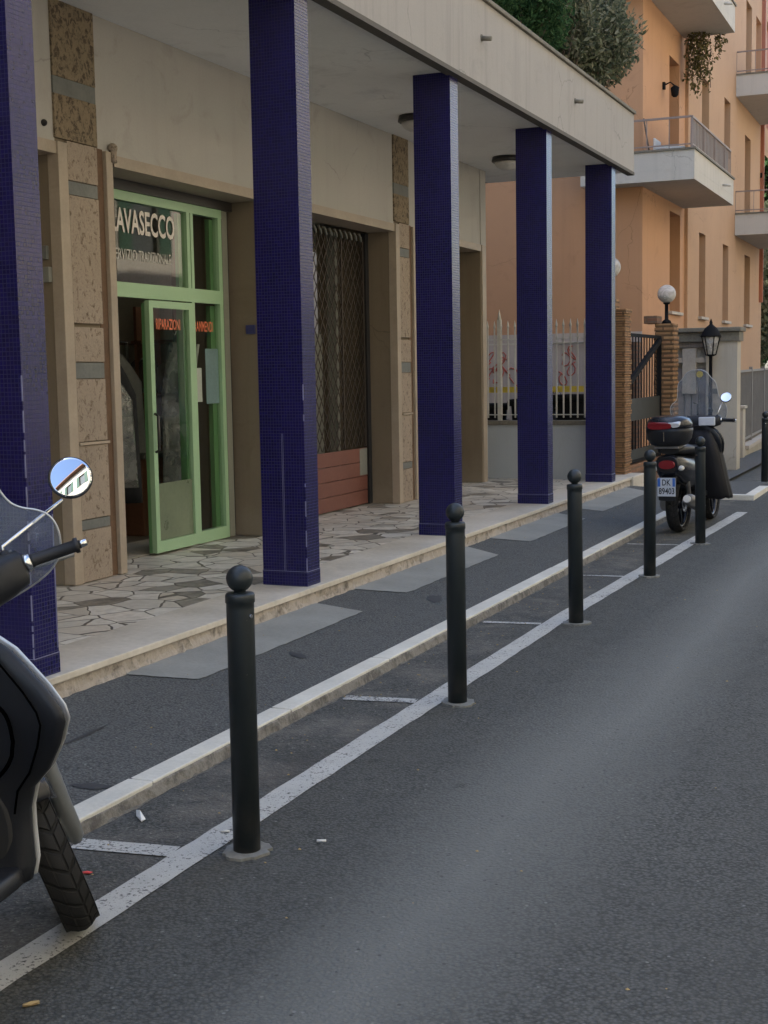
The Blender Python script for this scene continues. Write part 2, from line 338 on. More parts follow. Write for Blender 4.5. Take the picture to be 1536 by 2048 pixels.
# ------------------------------------------------------------------ mesh builder
LOC = {}
class MB:
    def __init__(s): s.v = []; s.f = []; s.uv = []; s.sm = []
    def face(s, idx, uv=None, smooth=False):
        s.f.append(tuple(idx)); s.sm.append(smooth)
        if uv is None:
            p = [Vector(s.v[i]) for i in idx]; n = (p[1]-p[0]).cross(p[2]-p[0])
            if len(p) > 3: n = n + (p[2]-p[0]).cross(p[3]-p[0])
            a = [abs(t) for t in n]; k = a.index(max(a))
            uv = [((q[1], q[2]) if k == 0 else (q[0], q[2]) if k == 1 else (q[0], q[1])) for q in p]
        s.uv.append(uv)
    def add(s, pts): b = len(s.v); s.v += [tuple(p) for p in pts]; return b
    def poly(s, pts): b = s.add(pts); s.face(range(b, b+len(pts))); return s
    def box(s, x0, x1, y0, y1, z0, z1, bv=0):
        x0, x1 = sorted((x0, x1)); y0, y1 = sorted((y0, y1)); z0, z1 = sorted((z0, z1))
        if bv:
            return s.bevbox(x0, x1, y0, y1, z0, z1, bv)
        b = s.add([(x, y, z) for z in (z0, z1) for y in (y0, y1) for x in (x0, x1)])
        for q in ((0, 2, 3, 1), (4, 5, 7, 6), (0, 1, 5, 4), (2, 6, 7, 3), (0, 4, 6, 2), (1, 3, 7, 5)): s.face([b+i for i in q])
        return s
    def bevbox(s, x0, x1, y0, y1, z0, z1, bv):
        bm = bmesh.new(); bmesh.ops.create_cube(bm, size=1)
        for v in bm.verts: v.co = Vector(((x0+x1)/2+v.co.x*(x1-x0), (y0+y1)/2+v.co.y*(y1-y0), (z0+z1)/2+v.co.z*(z1-z0)))
        bmesh.ops.bevel(bm, geom=bm.edges[:]+bm.verts[:], offset=bv, segments=2, affect='EDGES', profile=.5)
        return s.frombm(bm)
    def frombm(s, bm, smooth=False):
        bm.verts.index_update(); b = s.add([v.co[:] for v in bm.verts])
        for f in bm.faces: s.face([b+v.index for v in f.verts], smooth=smooth)
        bm.free(); return s
    def obox(s, c, ax, ay, az, hx, hy, hz):      # oriented box: centre, three axes, half sizes
        c = Vector(c); ax, ay, az = Vector(ax).normalized(), Vector(ay).normalized(), Vector(az).normalized()
        b = s.add([c+ax*hx*i+ay*hy*j+az*hz*k for k in (-1, 1) for j in (-1, 1) for i in (-1, 1)])
        for q in ((0, 2, 3, 1), (4, 5, 7, 6), (0, 1, 5, 4), (2, 6, 7, 3), (0, 4, 6, 2), (1, 3, 7, 5)): s.face([b+i for i in q])
        return s
    def bar(s, p, q, w, d=None):
        p, q = Vector(p), Vector(q); a = (q-p); L = a.length; a.normalize(); o = Vector((0, 0, 1)) if abs(a.z) < .9 else Vector((0, 1, 0))
        x = a.cross(o).normalized(); y = a.cross(x)
        return s.obox((p+q)/2, x, y, a, w/2, (d or w)/2, L/2)
    def tube(s, pts, r, n=10, caps=True):
        pts = [Vector(p) for p in pts]; rs = r if isinstance(r, (list, tuple)) else [r]*len(pts)
        rings = []; px = None
        for i, p in enumerate(pts):
            a = (pts[min(i+1, len(pts)-1)]-pts[max(i-1, 0)]).normalized()
            if px is None: o = Vector((0, 0, 1)) if abs(a.z) < .9 else Vector((0, 1, 0)); x = a.cross(o).normalized()
            else: x = (px-a*px.dot(a)).normalized()
            y = a.cross(x); px = x
            rings.append([p+(x*math.cos(2*PI*k/n)+y*math.sin(2*PI*k/n))*rs[i] for k in range(n)])
        return s.loft(rings, caps)
    def loft(s, rings, caps=True, closed=True, smooth=True, loop=False):
        n = len(rings[0]); bs = [s.add(r) for r in rings]; m = len(rings)
        pairs = [(i, i+1) for i in range(m-1)]+([(m-1, 0)] if loop else [])
        for i, j in pairs:
            for k in range(n if closed else n-1):
                k2 = (k+1) % n
                s.face([bs[i]+k, bs[i]+k2, bs[j]+k2, bs[j]+k], smooth=smooth,
                       uv=[(i/m, k/n), (i/m, (k+1)/n), ((i+1)/m, (k+1)/n), ((i+1)/m, k/n)] if loop else None)
        if caps and closed and not loop:
            s.face([bs[0]+k for k in range(n)][::-1]); s.face([bs[-1]+k for k in range(n)])
        return s
    def lathe(s, c, prof, n=20, axis=(0, 0, 1)):   # prof: (radius, height along axis)
        c = Vector(c); a = Vector(axis).normalized(); o = Vector((1, 0, 0)) if abs(a.x) < .9 else Vector((0, 1, 0))
        x = a.cross(o).normalized(); y = a.cross(x)
        return s.loft([[c+a*h+(x*math.cos(2*PI*k/n)+y*math.sin(2*PI*k/n))*max(r, 1e-4) for k in range(n)] for r, h in prof])
    def sphere(s, c, r, n=20, m=12, sc=(1, 1, 1)):
        c = Vector(c)
        return s.loft([[c+Vector((sc[0]*r*math.sin(PI*i/m)*math.cos(2*PI*k/n)+0, sc[1]*r*math.sin(PI*i/m)*math.sin(2*PI*k/n), -sc[2]*r*math.cos(PI*i/m))) if 0 < i < m
                        else c+Vector((1e-4*math.cos(2*PI*k/n), 1e-4*math.sin(2*PI*k/n), (-1 if i == 0 else 1)*r*sc[2])) for k in range(n)] for i in range(m+1)])
    def xf(s, M): s.v = [tuple(M @ Vector(v)) for v in s.v]; return s
    def prism(s, pts2, fn, t0, t1):       # polygon pts2 (a,b); fn(a,b,t)->xyz
        n = len(pts2); b0 = s.add([fn(a, b, t0) for a, b in pts2]); b1 = s.add([fn(a, b, t1) for a, b in pts2])
        s.face(list(range(b0, b0+n))[::-1]); s.face(range(b1, b1+n))
        for k in range(n): s.face([b0+k, b0+(k+1) % n, b1+(k+1) % n, b1+k])
        return s
    def build(s, name, mat, parent=None, **tg):
        L = LOC.get(parent.name, Vector((0, 0, 0))) if parent else Vector((0, 0, 0))
        if parent: 
            LOC_child = L
        me = bpy.data.meshes.new(name)
        me.from_pydata([(v[0]-L[0], v[1]-L[1], v[2]-L[2]) for v in s.v], [], s.f)
        uvl = me.uv_layers.new(name='UVMap'); flat = [c for f in s.uv for p in f for c in p]; uvl.data.foreach_set('uv', flat)
        me.polygons.foreach_set('use_smooth', s.sm); 
        bm = bmesh.new(); bm.from_mesh(me); bmesh.ops.recalc_face_normals(bm, faces=bm.faces); bm.to_mesh(me); bm.free()
        o = bpy.data.objects.new(name, me); me.materials.append(MT[mat] if isinstance(mat, str) else mat); COL.objects.link(o)
        if parent: o.parent = parent; LOC[o.name] = L
        elif 'base' in tg:
            B = Vector(tg.pop('base')); me.transform(Matrix.Translation(-B)); o.location = B; LOC[o.name] = B
        for k, v in tg.items(): o[k] = v
        return o
def empty(name, loc, label, cat, group=None, base=None):
    o = bpy.data.objects.new(name, None); COL.objects.link(o); o.location = loc; o.empty_display_size = .1
    LOC[o.name] = Vector(base if base is not None else loc)
    o['label'] = label; o['category'] = cat
    if group: o['group'] = group
    return o
def struct(name, mb, mat): return mb.build(name, mat, kind='structure')
def copy_tree(o, parent=None):
    c = o.copy(); COL.objects.link(c)
    if parent: c.parent = parent
    for ch in list(o.children): copy_tree(ch, c)
    return c
def text_mesh(txt, size, extrude=.002, bold=0., sx=1.):
    cu = bpy.data.curves.new('t', 'FONT'); cu.body = txt; cu.size = size; cu.extrude = extrude; cu.offset = bold; cu.resolution_u = 3
    o = bpy.data.objects.new('t', cu); COL.objects.link(o); dg = bpy.context.evaluated_depsgraph_get(); dg.update()
    me = bpy.data.meshes.new_from_object(o.evaluated_get(dg)); bpy.data.objects.remove(o); bpy.data.curves.remove(cu)
    mb = MB(); mb.add([(v.co.x*sx, v.co.y, v.co.z) for v in me.vertices])
    for p in me.polygons: mb.face(list(p.vertices))
    bpy.data.meshes.remove(me); return mb
def basis(o, x, y):
    x = Vector(x).normalized(); y = Vector(y).normalized(); z = x.cross(y); M = Matrix((x, y, z)).transposed().to_4x4(); M.translation = o; return M

# ================================================================== SETTING
WZ0, WZ1 = .058, .125      # pavement heights: at the kerb and at the portico step
XK = -2.87                 # kerb face
XP = -3.90                 # portico step
FZ = .24                   # portico floor
struct('ground', MB().poly([(-200, -200, -.03), (200, -200, -.03), (200, 300, -.03), (-200, 300, -.03)]), 'walk')
struct('road', MB().poly([(-6, -40, 0), (6, -40, 0), (6, 70, 0), (-6, 70, 0)]), 'road')
mk = MB()
for i in range(18):
    y0, y1 = -4+i*1.2, -4+i*1.2+1.186
    if y1 > 17.2: y1 = min(y1, 17.2)
    if y0 > 17.1: break
    e_ = [.0, .002, -.0015, .001, -.001][i % 5]; mk.box(XK-.125, XK-.012+e_, y0, y1+.007, .03, .060+e_*.5, .006)
struct('kerb', mk, 'kerb')
def rough_strip(x0, x1, z0, z1, y0, y1, amp, seed):
    m = MB(); rr = random.Random(seed); n = int((y1-y0)/.05); A, B, C = [], [], []
    for i in range(n+1):
        y = y0+(y1-y0)*i/n; A.append((x0, y, z1)); B.append((x0+(x1-x0)*.45+rr.uniform(-amp, amp), y, z1-.010+rr.uniform(-.004, .002))); C.append((x1+rr.uniform(-amp, amp)*2.2, y, z0))
    m.loft([A, B, C], closed=False, smooth=False); return m
struct('kerb_face', rough_strip(XK-.016, XK+.004, -.002, .052, -4, 17.1, .0015, 4), 'kerbface')
struct('gutter_edge', rough_strip(XK-.004, XK+.018, .001, .010, -4, 17.1, .006, 6), 'gutterdirt')
mw_ = MB(); mw_.poly([(XK-.11, -4, WZ0), (XK-.11, 17.3, WZ0), (XP-.02, 17.3, WZ1), (XP-.02, -4, WZ1)]); struct('pavement', mw_, 'walk')
mw_ = MB(); mw_.poly([(XP+.0, 17.3, .05), (XK-.11, 17.3, .05), (XK-.11, 60, .05), (-4.7, 60, .05), (-4.7, 17.3, .05)])
struct('side_pavement', mw_, 'walk')
def wz(x): return WZ0+(WZ1-WZ0)*((XK-.11)-x)/((XK-.11)-XP)
pm = MB(); rnd = random.Random(3)
for (ya, yb, ya2, yb2) in ((5.72, 7.95, 5.84, 7.9), (8.55, 10.95, 8.67, 10.7), (11.55, 13.8, 11.63, 13.57), (14.35, 17.0, 14.32, 16.7), (2.6, 4.9, 2.7, 4.75)):
    pts = []
    for t in range(13): x = XP-.01+(.37)*t/12; pts.append((x, ya+(ya2-ya)*t/12+rnd.uniform(-.004, .004)))
    for t in range(1, 30): pts.append((-3.53+rnd.uniform(-.005, .005), ya2+(yb2-ya2)*t/30))
    for t in range(13): x = -3.53-.37*t/12; pts.append((x, yb2+(yb-yb2)*t/12+rnd.uniform(-.004, .004)))
    b = pm.add([(x, y, wz(x)+.004) for x, y in pts]); pm.face(range(b, b+len(pts)))
struct('pavement_patches', pm, 'patch')
def blob(name, cx, cy, a, b, rot, mat, seed):
    rr = random.Random(seed); pts = []
    for k in range(22):
        t = 2*PI*k/22; q = 1+rr.uniform(-.18, .18); u, v = a*math.cos(t)*q, b*math.sin(t)*q; pts.append((cx+u*math.cos(rot)-v*math.sin(rot), cy+u*math.sin(rot)+v*math.cos(rot)))
    m = MB(); bb = m.add([(x, y, wz(x)+.003) for x, y in pts]); m.face(range(bb, bb+22)); struct(name, m, mat)
blob('pavement_stain', -3.06, 4.24, .075, .035, .35, 'tar', 1); blob('pavement_slot', -3.465, 4.77, .012, .15, .03, 'tar', 2)
blob('pavement_stain', -3.3, 8.6, .05, .12, .3, 'tar', 3); blob('pavement_stain', -3.35, 6.6, .04, .07, .9, 'tar', 4)
# portico floor: crazy paving, beige border, chipped riser
struct('portico_floor', MB().box(-6.3, -4.32, -4, 17.28, 0, FZ-.004), 'crazy')
struct('portico_border', MB().box(-4.32, XP+.012, -4, 17.30, FZ-.035, FZ, .004), 'band')
def wavy_riser():
    m = MB(); rr = random.Random(5); n = 420
    top, bot = [], []
    for i in range(n+1):
        y = -4+21.28*i/n; d = .016*rr.random()**2*2
        top.append((XP-.002-d*.6, y, FZ-.033)); bot.append((XP+.004-d*.3+rr.random()*.012, y, WZ1-.03))
    mid = [(XP+.003-rr.random()*.018, (a[1]), (a[2]+b[2])/2+rr.uniform(-.012, .012)) for a, b in zip(top, bot)]
    back = [(-4.1, a[1], FZ-.033) for a in top]
    m.loft([back, top, mid, bot], closed=False, smooth=False); return m
struct('portico_step', wavy_riser(), 'riser')
# markings
def line_x(y): return -2.40+max(0, y-8.5)*.024
def strip(pts, w, z=.004, rg=2):
    m = MB(); rr = random.Random(rg); A, B = [], []
    P_ = []
    for (a, b) in zip(pts[:-1], pts[1:]):
        n = max(1, int((Vector(b)-Vector(a)).length/.12))
        P_ += [Vector(a).lerp(Vector(b), i/n) for i in range(n)]
    P_.append(Vector(pts[-1]))
    for i, p in enumerate(P_):
        d = (P_[min(i+1, len(P_)-1)]-P_[max(0, i-1)]).normalized(); nrm = Vector((d.y, -d.x))
        e1, e2 = rr.uniform(-.004, .004), rr.uniform(-.004, .004)
        A.append((*(p+nrm*(w/2+e1)), z)); B.append((*(p-nrm*(w/2+e2)), z))
    m.loft([A, B], closed=False, smooth=False); return m
struct('parking_line', strip([(line_x(y), y) for y in np.arange(-1, 15.9, .5)], .125), 'paint')
mc = MB()
for y, w in ((-.6, .1), (1.62, .1), (3.86, .10), (6.13, .085), (8.31, .06), (10.44, .05), (12.46, .05)):
    q = strip([(-2.84, y-.03), (line_x(y)-.065, y+.02)], w, .0045, int(y*10)); b = mc.add(q.v)
    for f in q.f: mc.face([b+i for i in f])
struct('bay_divider_lines', mc, 'paint_thin')
# travertine corner stones at the end of the bay
struct('kerb_end', MB().box(-2.985, -2.30, 16.92, 17.04, -.02, .064, .006).box(-2.42, -2.30, 17.045, 18.3, -.02, .064, .006), 'kerb')
struct('pavement_corner', MB().poly([(-2.99, 17.04, .058), (-2.42, 17.04, .058), (-2.42, 19, .058), (-2.99, 19, .058)]), 'walk')
struct('stone_threshold', MB().box(-4.25, -3.87, 17.31, 17.95, .02, .24, .015), 'band')

# ================================================================== PORTICO BUILDING
pb = empty('portico_building', (-5.5, 8, 0), 'cream shop building with an arcade on blue mosaic columns and a grey concrete canopy', 'building')
PILS = [(7.5, 8.11), (10.33, 10.95), (13.27, 13.82)]
ENDY = 16.22
XD = -5.82
up_ = MB()
up_.box(-5.8, -5.5, -4, 7.5, 3.18, 4.3)
for a, b in ((7.98, 10.33), (10.82, 13.27), (13.69, ENDY)): up_.box(-5.8, -5.5, a, b, 3.18, 4.3)
up_.build('upper_wall', 'cream', pb)
li = MB()
for a, b in ((5.0, 7.5), (8.16, 10.33), (10.95, 13.27), (13.82, 16.05)): li.box(-5.79, -5.487, a, b, 3.10, 3.179)
li.build('lintel', 'tan', pb)
cl = MB().box(-5.8, -3.95, -4, 17.28, 4.092, 4.3); cl.build('ceiling', 'ceil', pb)
be = MB().box(-3.95, -3.88, -4, 17.33, 4.10, 4.81).box(-6.5, -3.951, 17.26, 17.33, 4.10, 4.81); be.build('fascia', 'fascia', pb)
MB().box(-3.965, -3.873, -4, 17.34, 4.062, 4.099).build('drip_edge', 'driptrim', pb)
co = MB()
for i in range(22): co.box(-4.10, -3.85, -4+i*.97, -4+i*.97+.965, 4.811, 4.85, .006)
co.box(-6.5, -4.10, 17.2, 17.36, 4.811, 4.848).build('coping', 'coping', pb)
MB().box(-9, -3.96, -4, 17.25, 4.31, 4.45).build('terrace_floor', 'coping', pb)
def pilaster(a, b, i):
    core = MB().box(-6.4, -5.502, a, b, .24, 3.178).box(-5.8, -5.503, a, b-.13, 3.179, 4.3); o = core.build('pilaster', 'jamb', pb)
    pn = MB(); pu = MB(); sb = MB(); ed = MB()
    ya, yb = a+.10, b-.172
    zs = [(.24, .60), (.67, 1.18), (1.20, 1.63), (1.74, 1.98), (2.0, 2.85), (2.94, 3.2)]
    for z0, z1 in zs:
        pn.box(-5.502, -5.475, ya, yb, z0+.003, z1-.003, .004)
    pn.build('stone_panel', 'pil', o)
    for z0, z1 in ((.602, .668), (1.632, 1.738), (2.852, 2.938)): MB().box(-5.503, -5.482, ya, yb, z0, z1).build('slate_band', 'slate', o)
    MB().box(-5.503, -5.487, a-.01, b-.15, 3.49, 3.60).build('slate_band', 'slate', o)
    ed.box(-5.56, -5.472, a-.004, a+.097, .24, 3.18, .004)          # left travertine edge
    ed.box(-5.54, -5.468, b-.075, b+.004, .24, 3.19, .004)           # right travertine post
    ed.box(-5.503, -5.462, ya, yb+.01, 1.181, 1.199)
    ed.build('stone_edge', 'tan', o)
    MB().box(-5.506, -5.497, b-.171, b-.077, .24, 3.2).build('slot', 'brownslot', o)
    pu.box(-5.504, -5.484, a-.01, b-.15, 3.205, 3.488).box(-5.504, -5.484, a-.01, b-.15, 3.602, 4.09); pu.build('rough_stone', 'pilup', o)
    return o
for i, (a, b) in enumerate(PILS): pilaster(a, b, i)
MB().sphere((-5.47, 8.12, 3.22), .035, 10, 8).tube([(-5.47, 8.12, 3.12), (-5.47, 8.12, 3.2)], .028).build('pipe_head', 'pil', pb)
MB().box(-6.4, -5.5, 16.05, ENDY, .24, 4.3).build('end_wall', 'jamb', pb)
MB().box(-5.499, -5.488, 16.09, ENDY+.003, .24, 3.18).build('end_strip', 'tan', pb)
MB().box(-5.499, -5.490, 16.04, ENDY+.003, 3.181, 4.09).box(-6.4, -5.49, ENDY+.0035, ENDY+.02, .24, 4.09).build('end_plaster', 'cream', pb)
MB().box(-6.4, -5.51, 4.8, 5.0, .24, 3.2).box(-6.4, -5.50, -4, 4.8, .24, 3.18).build('rear_pier', 'jamb', pb)
# columns
CY = [5.05, 7.92, 10.76, 13.59, 16.39]
CXo, CWd, CDp = -3.938, .327, .19
for k, y in enumerate(CY):
    m = MB().box(CXo-CWd, CXo, y, y+CDp, .24, 4.091); c = m.build('column', 'mosaic', pb)
    MB().box(CXo-CWd-.003, CXo+.003, y-.003, y+CDp+.003, .24, .335, .002).build('column_base', 'mosaic', c)
    g = MB()
    g.box(CXo-CWd-.004, CXo+.004, y-.004, y+CDp+.004, .3365, .3395)
    if k < 2:
        zt = (1.55, .95, .7)[k]; rr = random.Random(k+4)
        z = .34
        while z < zt+.6:
            L = rr.uniform(.02, .13)
            if z < zt or rr.random() < .3: g.box(CXo-.004, CXo+.002, y-.002, y+.003, z, z+L)
            z += L+rr.uniform(.004, .10 if k else .05)
    if k == 1:
        for dx in (.155, .165): g.box(CXo-dx, CXo-dx-.0018, y-.0018, y+.001, .34, 1.25)
    if k == 0: g.box(CXo-.001, CXo+.0018, y+CDp-.010, y+CDp-.004, .36, 1.0)
    g.build('grout_line', 'grout', c)
for y in (8.3, 11.41, 14.49):
    MB().tube([(-3.90, y, 4.49), (-3.79, y, 4.475)], [.022, .020], 10).tube([(-3.88, y, 4.491), (-3.874, y, 4.491)], .03, 12).build('drain_spout', 'coping', pb)
# shop unit behind bay 1 (dry cleaner)
MB().box(-10.2, -6.42, 7.0, 11.6, .235, .243).build('shop_floor', 'intfloor', pb)
MB().box(-10.3, -10.2, 7.0, 11.6, .24, 3.4).box(-10.2, -6.41, 6.9, 7.0, .24, 3.4).box(-10.2, -6.41, 11.6, 11.7, .24, 3.4).box(-10.2, -6.0, 7, 11.6, 3.35, 3.45).build('shop_wall', 'interior', pb)
MB().box(-6.42, -5.86, 8.17, 10.32, .2405, .244).build('shop_threshold', 'band', pb)
# bays 2 and 3 interiors
MB().box(-8, -6.0, 11.75, 13.9, .241, .246).box(-8.1, -8, 11.7, 16.2, .24, 3.4).box(-8, -5.9, 11.0, 16.2, 3.22, 3.3).build('store_wall', 'interior', pb)
MB().box(-6.22, -6.2, 11.9, 12.95, .3, 2.05).build('store_panel', 'panelgrey', pb)
MB().box(-6.15, -6.05, 12.98, 13.04, .24, 3.1).box(-6.15, -6.05, 11.75, 11.81, .24, 3.1).build('store_post', 'panelgrey', pb)
MB().box(-5.84, -5.80, 13.83, 16.04, .245, 3.09).build('closed_shutter', 'jamb', pb)
MB().box(-5.84, -5.80, 5.01, 7.49, .245, 3.09).build('closed_shutter', 'jamb', pb)
# shopfront
XF = XD
sf = MB()
sf.box(XF-.03, XF+.03, 8.17, 10.17, 2.95, 3.02).box(XF-.028, XF+.028, 8.17, 10.17, 2.235, 2.345).box(XF-.027, XF+.027, 9.61, 9.655, 2.345, 2.95).box(XF-.027, XF+.027, 9.668, 9.71, 2.345, 2.95)
sf.box(XF-.027, XF+.027, 10.115, 10.17, .245, 2.235).box(XF-.027, XF+.027, 10.115, 10.17, 2.345, 2.95).box(XF-.027, XF+.027, 9.655, 9.70, .245, 2.235)
sf.box(XF-.027, XF+.027, 9.70, 10.115, .245, .345).box(XF-.027, XF+.027, 8.17, 8.21, .245, 2.235)
sfo = sf.build('shopfront', 'green', pb)
lf = MB().box(XF+.032, XF+.075, 8.94, 8.995, .26, 2.22).box(XF+.032, XF+.075, 9.525, 9.58, .26, 2.22).box(XF+.032, XF+.075, 8.995, 9.525, 2.165, 2.22).box(XF+.032, XF+.075, 8.995, 9.525, .26, .35)
lf.build('sliding_leaf', 'green', sfo)
MB().box(XF+.0, XF+.030, 8.945, 8.965, .26, 2.2).box(XF-.03, XF+.030, 9.50, 9.575, .26, 2.2).box(XF-.07, XF-.028, 10.04, 10.114, .26, 2.22).box(XF-.07, XF-.028, 10.06, 10.114, 2.35, 2.94).box(XF-.06, XF-.028, 9.56, 9.609, 2.35, 2.94).build('inner_return', 'greendark', sfo)
for (px_, a, b, c, d) in ((XF+.05, 8.995, 9.525, .35, 2.165), (XF, 9.70, 10.115, .345, 2.235), (XF, 9.71, 10.115, 2.345, 2.95), (XF, 8.18, 9.61, 2.345, 2.95)): MB().poly([(px_, a, c), (px_, b, c), (px_, b, d), (px_, a, d)]).build('pane', 'glass', sfo)
MB().tube([(XF+.078, 8.965, 1.05), (XF+.11, 8.965, 1.07), (XF+.11, 8.965, 1.33), (XF+.078, 8.965, 1.35)], .011, 8).build('handle', 'bronze', sfo)
MB().box(XF-.1, XF+.05, 8.17, 10.32, 3.022, 3.098).build('header', 'bronze', sfo)
MB().box(XF-.02, XF+.028, 10.175, 10.265, .245, 3.02).build('guide_strip', 'greystrip', sfo)
MB().box(XF-.05, XF-.0, 10.266, 10.325, .245, 3.02).build('gap', 'gap', sfo)
MB().box(XF+.053, XF+.056, 8.997, 9.523, .352, .80).build('frosted_panel', simple('dusty_lower_glass', (.14, .17, .105), .3, .25, 3, 30), sfo)
def wall_text(txt, y0, z0, h, width, mat, x, bold=0., name='lettering'):
    t = text_mesh(txt, 1.0, .0, bold); xs = [v[0] for v in t.v]; ys = [v[1] for v in t.v]
    sx = width/(max(xs)-min(xs)); sz = h/(max(ys)-min(ys)); mx, my = min(xs), min(ys)
    t.v = [(x+v[2]*.0, y0+(v[0]-mx)*sx, z0+(v[1]-my)*sz) for v in t.v]
    # give it a thickness of 1.5 mm
    return t.build(name, mat, sfo)
wall_text('LAVASECCO', 8.575, 2.715, .185, .88, 'lettering', XF+.006, .022)
wall_text('SERVIZIO', 8.575, 2.515, .082, .33, 'letter2', XF+.006, .004)
wall_text('TRADIZIONALE', 8.93, 2.515, .082, .46, 'letter2', XF+.006, .004)
wall_text('RIPARAZIONI', 9.05, 2.0, .085, .355, 'lettero', XF+.0625, .012)
wall_text('RAMMENDI', 9.72, 2.0, .085, .30, 'lettero', XF+.0045, .012)
# shop contents: things of their own
MB().box(XF-.010, XF-.005, 9.71, 9.83, 1.42, 1.70).build('poster', 'paper', None, label='white paper notice inside the right-hand shop window pane', category='notice', base=(XF-.008, 9.77, 1.42))
MB().box(XF-.010, XF-.005, 9.90, 10.11, 1.40, 1.86).build('poster', 'bluepaper', None, label='pale blue poster inside the right-hand shop window pane', category='poster', base=(XF-.008, 10, 1.4))
rail = empty('garment_rail', (-6.9, 9.3, .244), 'long steel rail on posts in the dry cleaner, hung with garments', 'clothes rail')
MB().tube([(-6.9, 8.3, 1.95), (-6.9, 10.4, 1.95)], .015).build('bar', 'chrome', rail)
for py in (8.35, 10.35): MB().tube([(-6.9, py, .244), (-6.9, py, 1.95)], .015).build('post', 'chrome', rail)
def ell_(cx, cy, cz, a, b, n=16):
    return [(cx+a*math.copysign(abs(math.cos(2*PI*k/n))**.6, math.cos(2*PI*k/n)), cy+b*math.copysign(abs(math.sin(2*PI*k/n))**.6, math.sin(2*PI*k/n)), cz) for k in range(n)]
def garment(x, y, z, w, h, mat, lab, rot=0., grp='garments hanging in the dry cleaner'):
    o = empty('hanging_garment', (x, y, z), lab, 'garment', grp); rr = random.Random(int(y*1000+x*77))
    rings = []
    for t in range(9):
        u = t/8; ww = w*(.25+.75*min(1, u*4.5))*(1+.18*u); zz = z-.06-h*u; ph = rr.random()*6
        rings.append([(x+math.cos(a)*ww/2*math.cos(rot)+(.05+.02*math.sin(3*a+ph))*math.sin(a)*math.sin(rot), y+math.cos(a)*ww/2*math.sin(rot)-(.05+.02*math.sin(3*a+ph))*math.sin(a)*math.cos(rot), zz) for a in [2*PI*k/16 for k in range(16)]])
    MB().loft(rings).build('fabric', mat, o)
    MB().tube([(x, y, z-.07), (x, y, z), (x+.02, y, z+.03), (x, y, z+.045)], .003, 6).build('hook', 'chrome', o)
    return o
GC = [('cloth1', 'grey'), ('cloth2', 'black'), ('cloth3', 'brown'), ('cloth4', 'pale'), ('cloth2', 'black'), ('plasticwrap', 'plastic wrapped'), ('cloth1', 'grey'), ('cloth4', 'pale')]
ordn = ['first', 'second', 'third', 'fourth', 'fifth', 'sixth', 'seventh', 'eighth']
for i in range(8):
    garment(-6.9, 8.5+i*.24, 1.90, .42, 1.0 if i % 2 else 1.25, GC[i][0], f'{GC[i][1]} garment on the dry cleaner rail, {ordn[i]} hanger from the left', .35)
garment(-6.15, 9.95, 1.98, .30, 1.5, 'plasticwrap', 'long garment in clear plastic behind the right window pane', 1.2, 'garments hanging in the dry cleaner')
ct = empty('counter', (-7.2, 10.25, .244), 'brown wooden counter inside the dry cleaner behind the open door', 'counter')
MB().box(-7.9, -6.55, 10.0, 10.5, .244, .92, .01).build('cabinet', 'woodcounter', ct); MB().box(-7.95, -6.5, 9.95, 10.55, .922, .96, .005).build('top', 'cloth1', ct)
MB().box(-6.74, -6.58, 9.97, 9.985, .72, .84).build('price_card', 'paper', None, label='small cream card on the front of the wooden counter', category='card', base=(-6.66, 9.98, .72))
MB().tube([(XF-.12, 9.98, 1.9), (XF-.25, 9.74, .25)], .012, 8).build('pole', 'whiteplastic', None, label='pale thin pole leaning behind the right window pane', category='pole', base=(XF-.25, 9.74, .25))
su = empty('shelf_unit', (-7.3, 11.3, .244), 'dark shelf unit stacked with bundles against the side wall of the dry cleaner', 'shelf')
for z_ in (.45, .95, 1.45, 1.95): MB().box(-8.1, -6.50, 11.08, 11.5, z_, z_+.03).build('shelf', 'woodcounter', su)
for x_ in (-8.1, -7.3, -6.53): MB().box(x_, x_+.03, 11.08, 11.5, .244, 2.3).build('upright', 'woodcounter', su)
rb_ = random.Random(9); k_ = 0
for z_ in (.48, .98, 1.48):
    for j in range(5):
        x_ = -7.85+j*.29; h_ = rb_.uniform(.18, .40); ci_ = [0, 1, 2, 5, 0, 3, 0, 2, 1, 4, 5, 3, 0, 1, 2][k_]; cl_ = ['plasticwrap', 'cloth4', 'cloth3', 'cloth1', 'cloth2', 'paper'][ci_]
        m_ = MB().loft([ell_(x_, 11.2, z_+h_*t_, .13*w_, .10*w_) for t_, w_ in ((0, .9), (.15, 1.05), (.5, 1.0), (.85, .95), (1, .6))])
        m_.build('laundry_bundle', cl_, None, label='%s bundle, %s on the %s shelf inside the dry cleaner' % (['shiny wrapped', 'white', 'brown', 'grey', 'black', 'paper'][ci_], ['leftmost', 'second from left', 'middle', 'fourth from left', 'rightmost'][j], ['bottom', 'middle', 'upper'][int((z_-.4)/.5)]), category='laundry', group='bundles on the shop shelves', base=(x_, 11.2, z_)); k_ += 1
garment(-6.35, 9.2, 1.75, .40, .95, 'plasticwrap', 'garment in shiny plastic hanging close behind the sliding glass door', .5, 'garments hanging in the dry cleaner')
garment(-6.45, 9.45, 1.85, .36, 1.2, 'cloth2', 'black coat hanging behind the right side of the sliding glass door', .5, 'garments hanging in the dry cleaner')
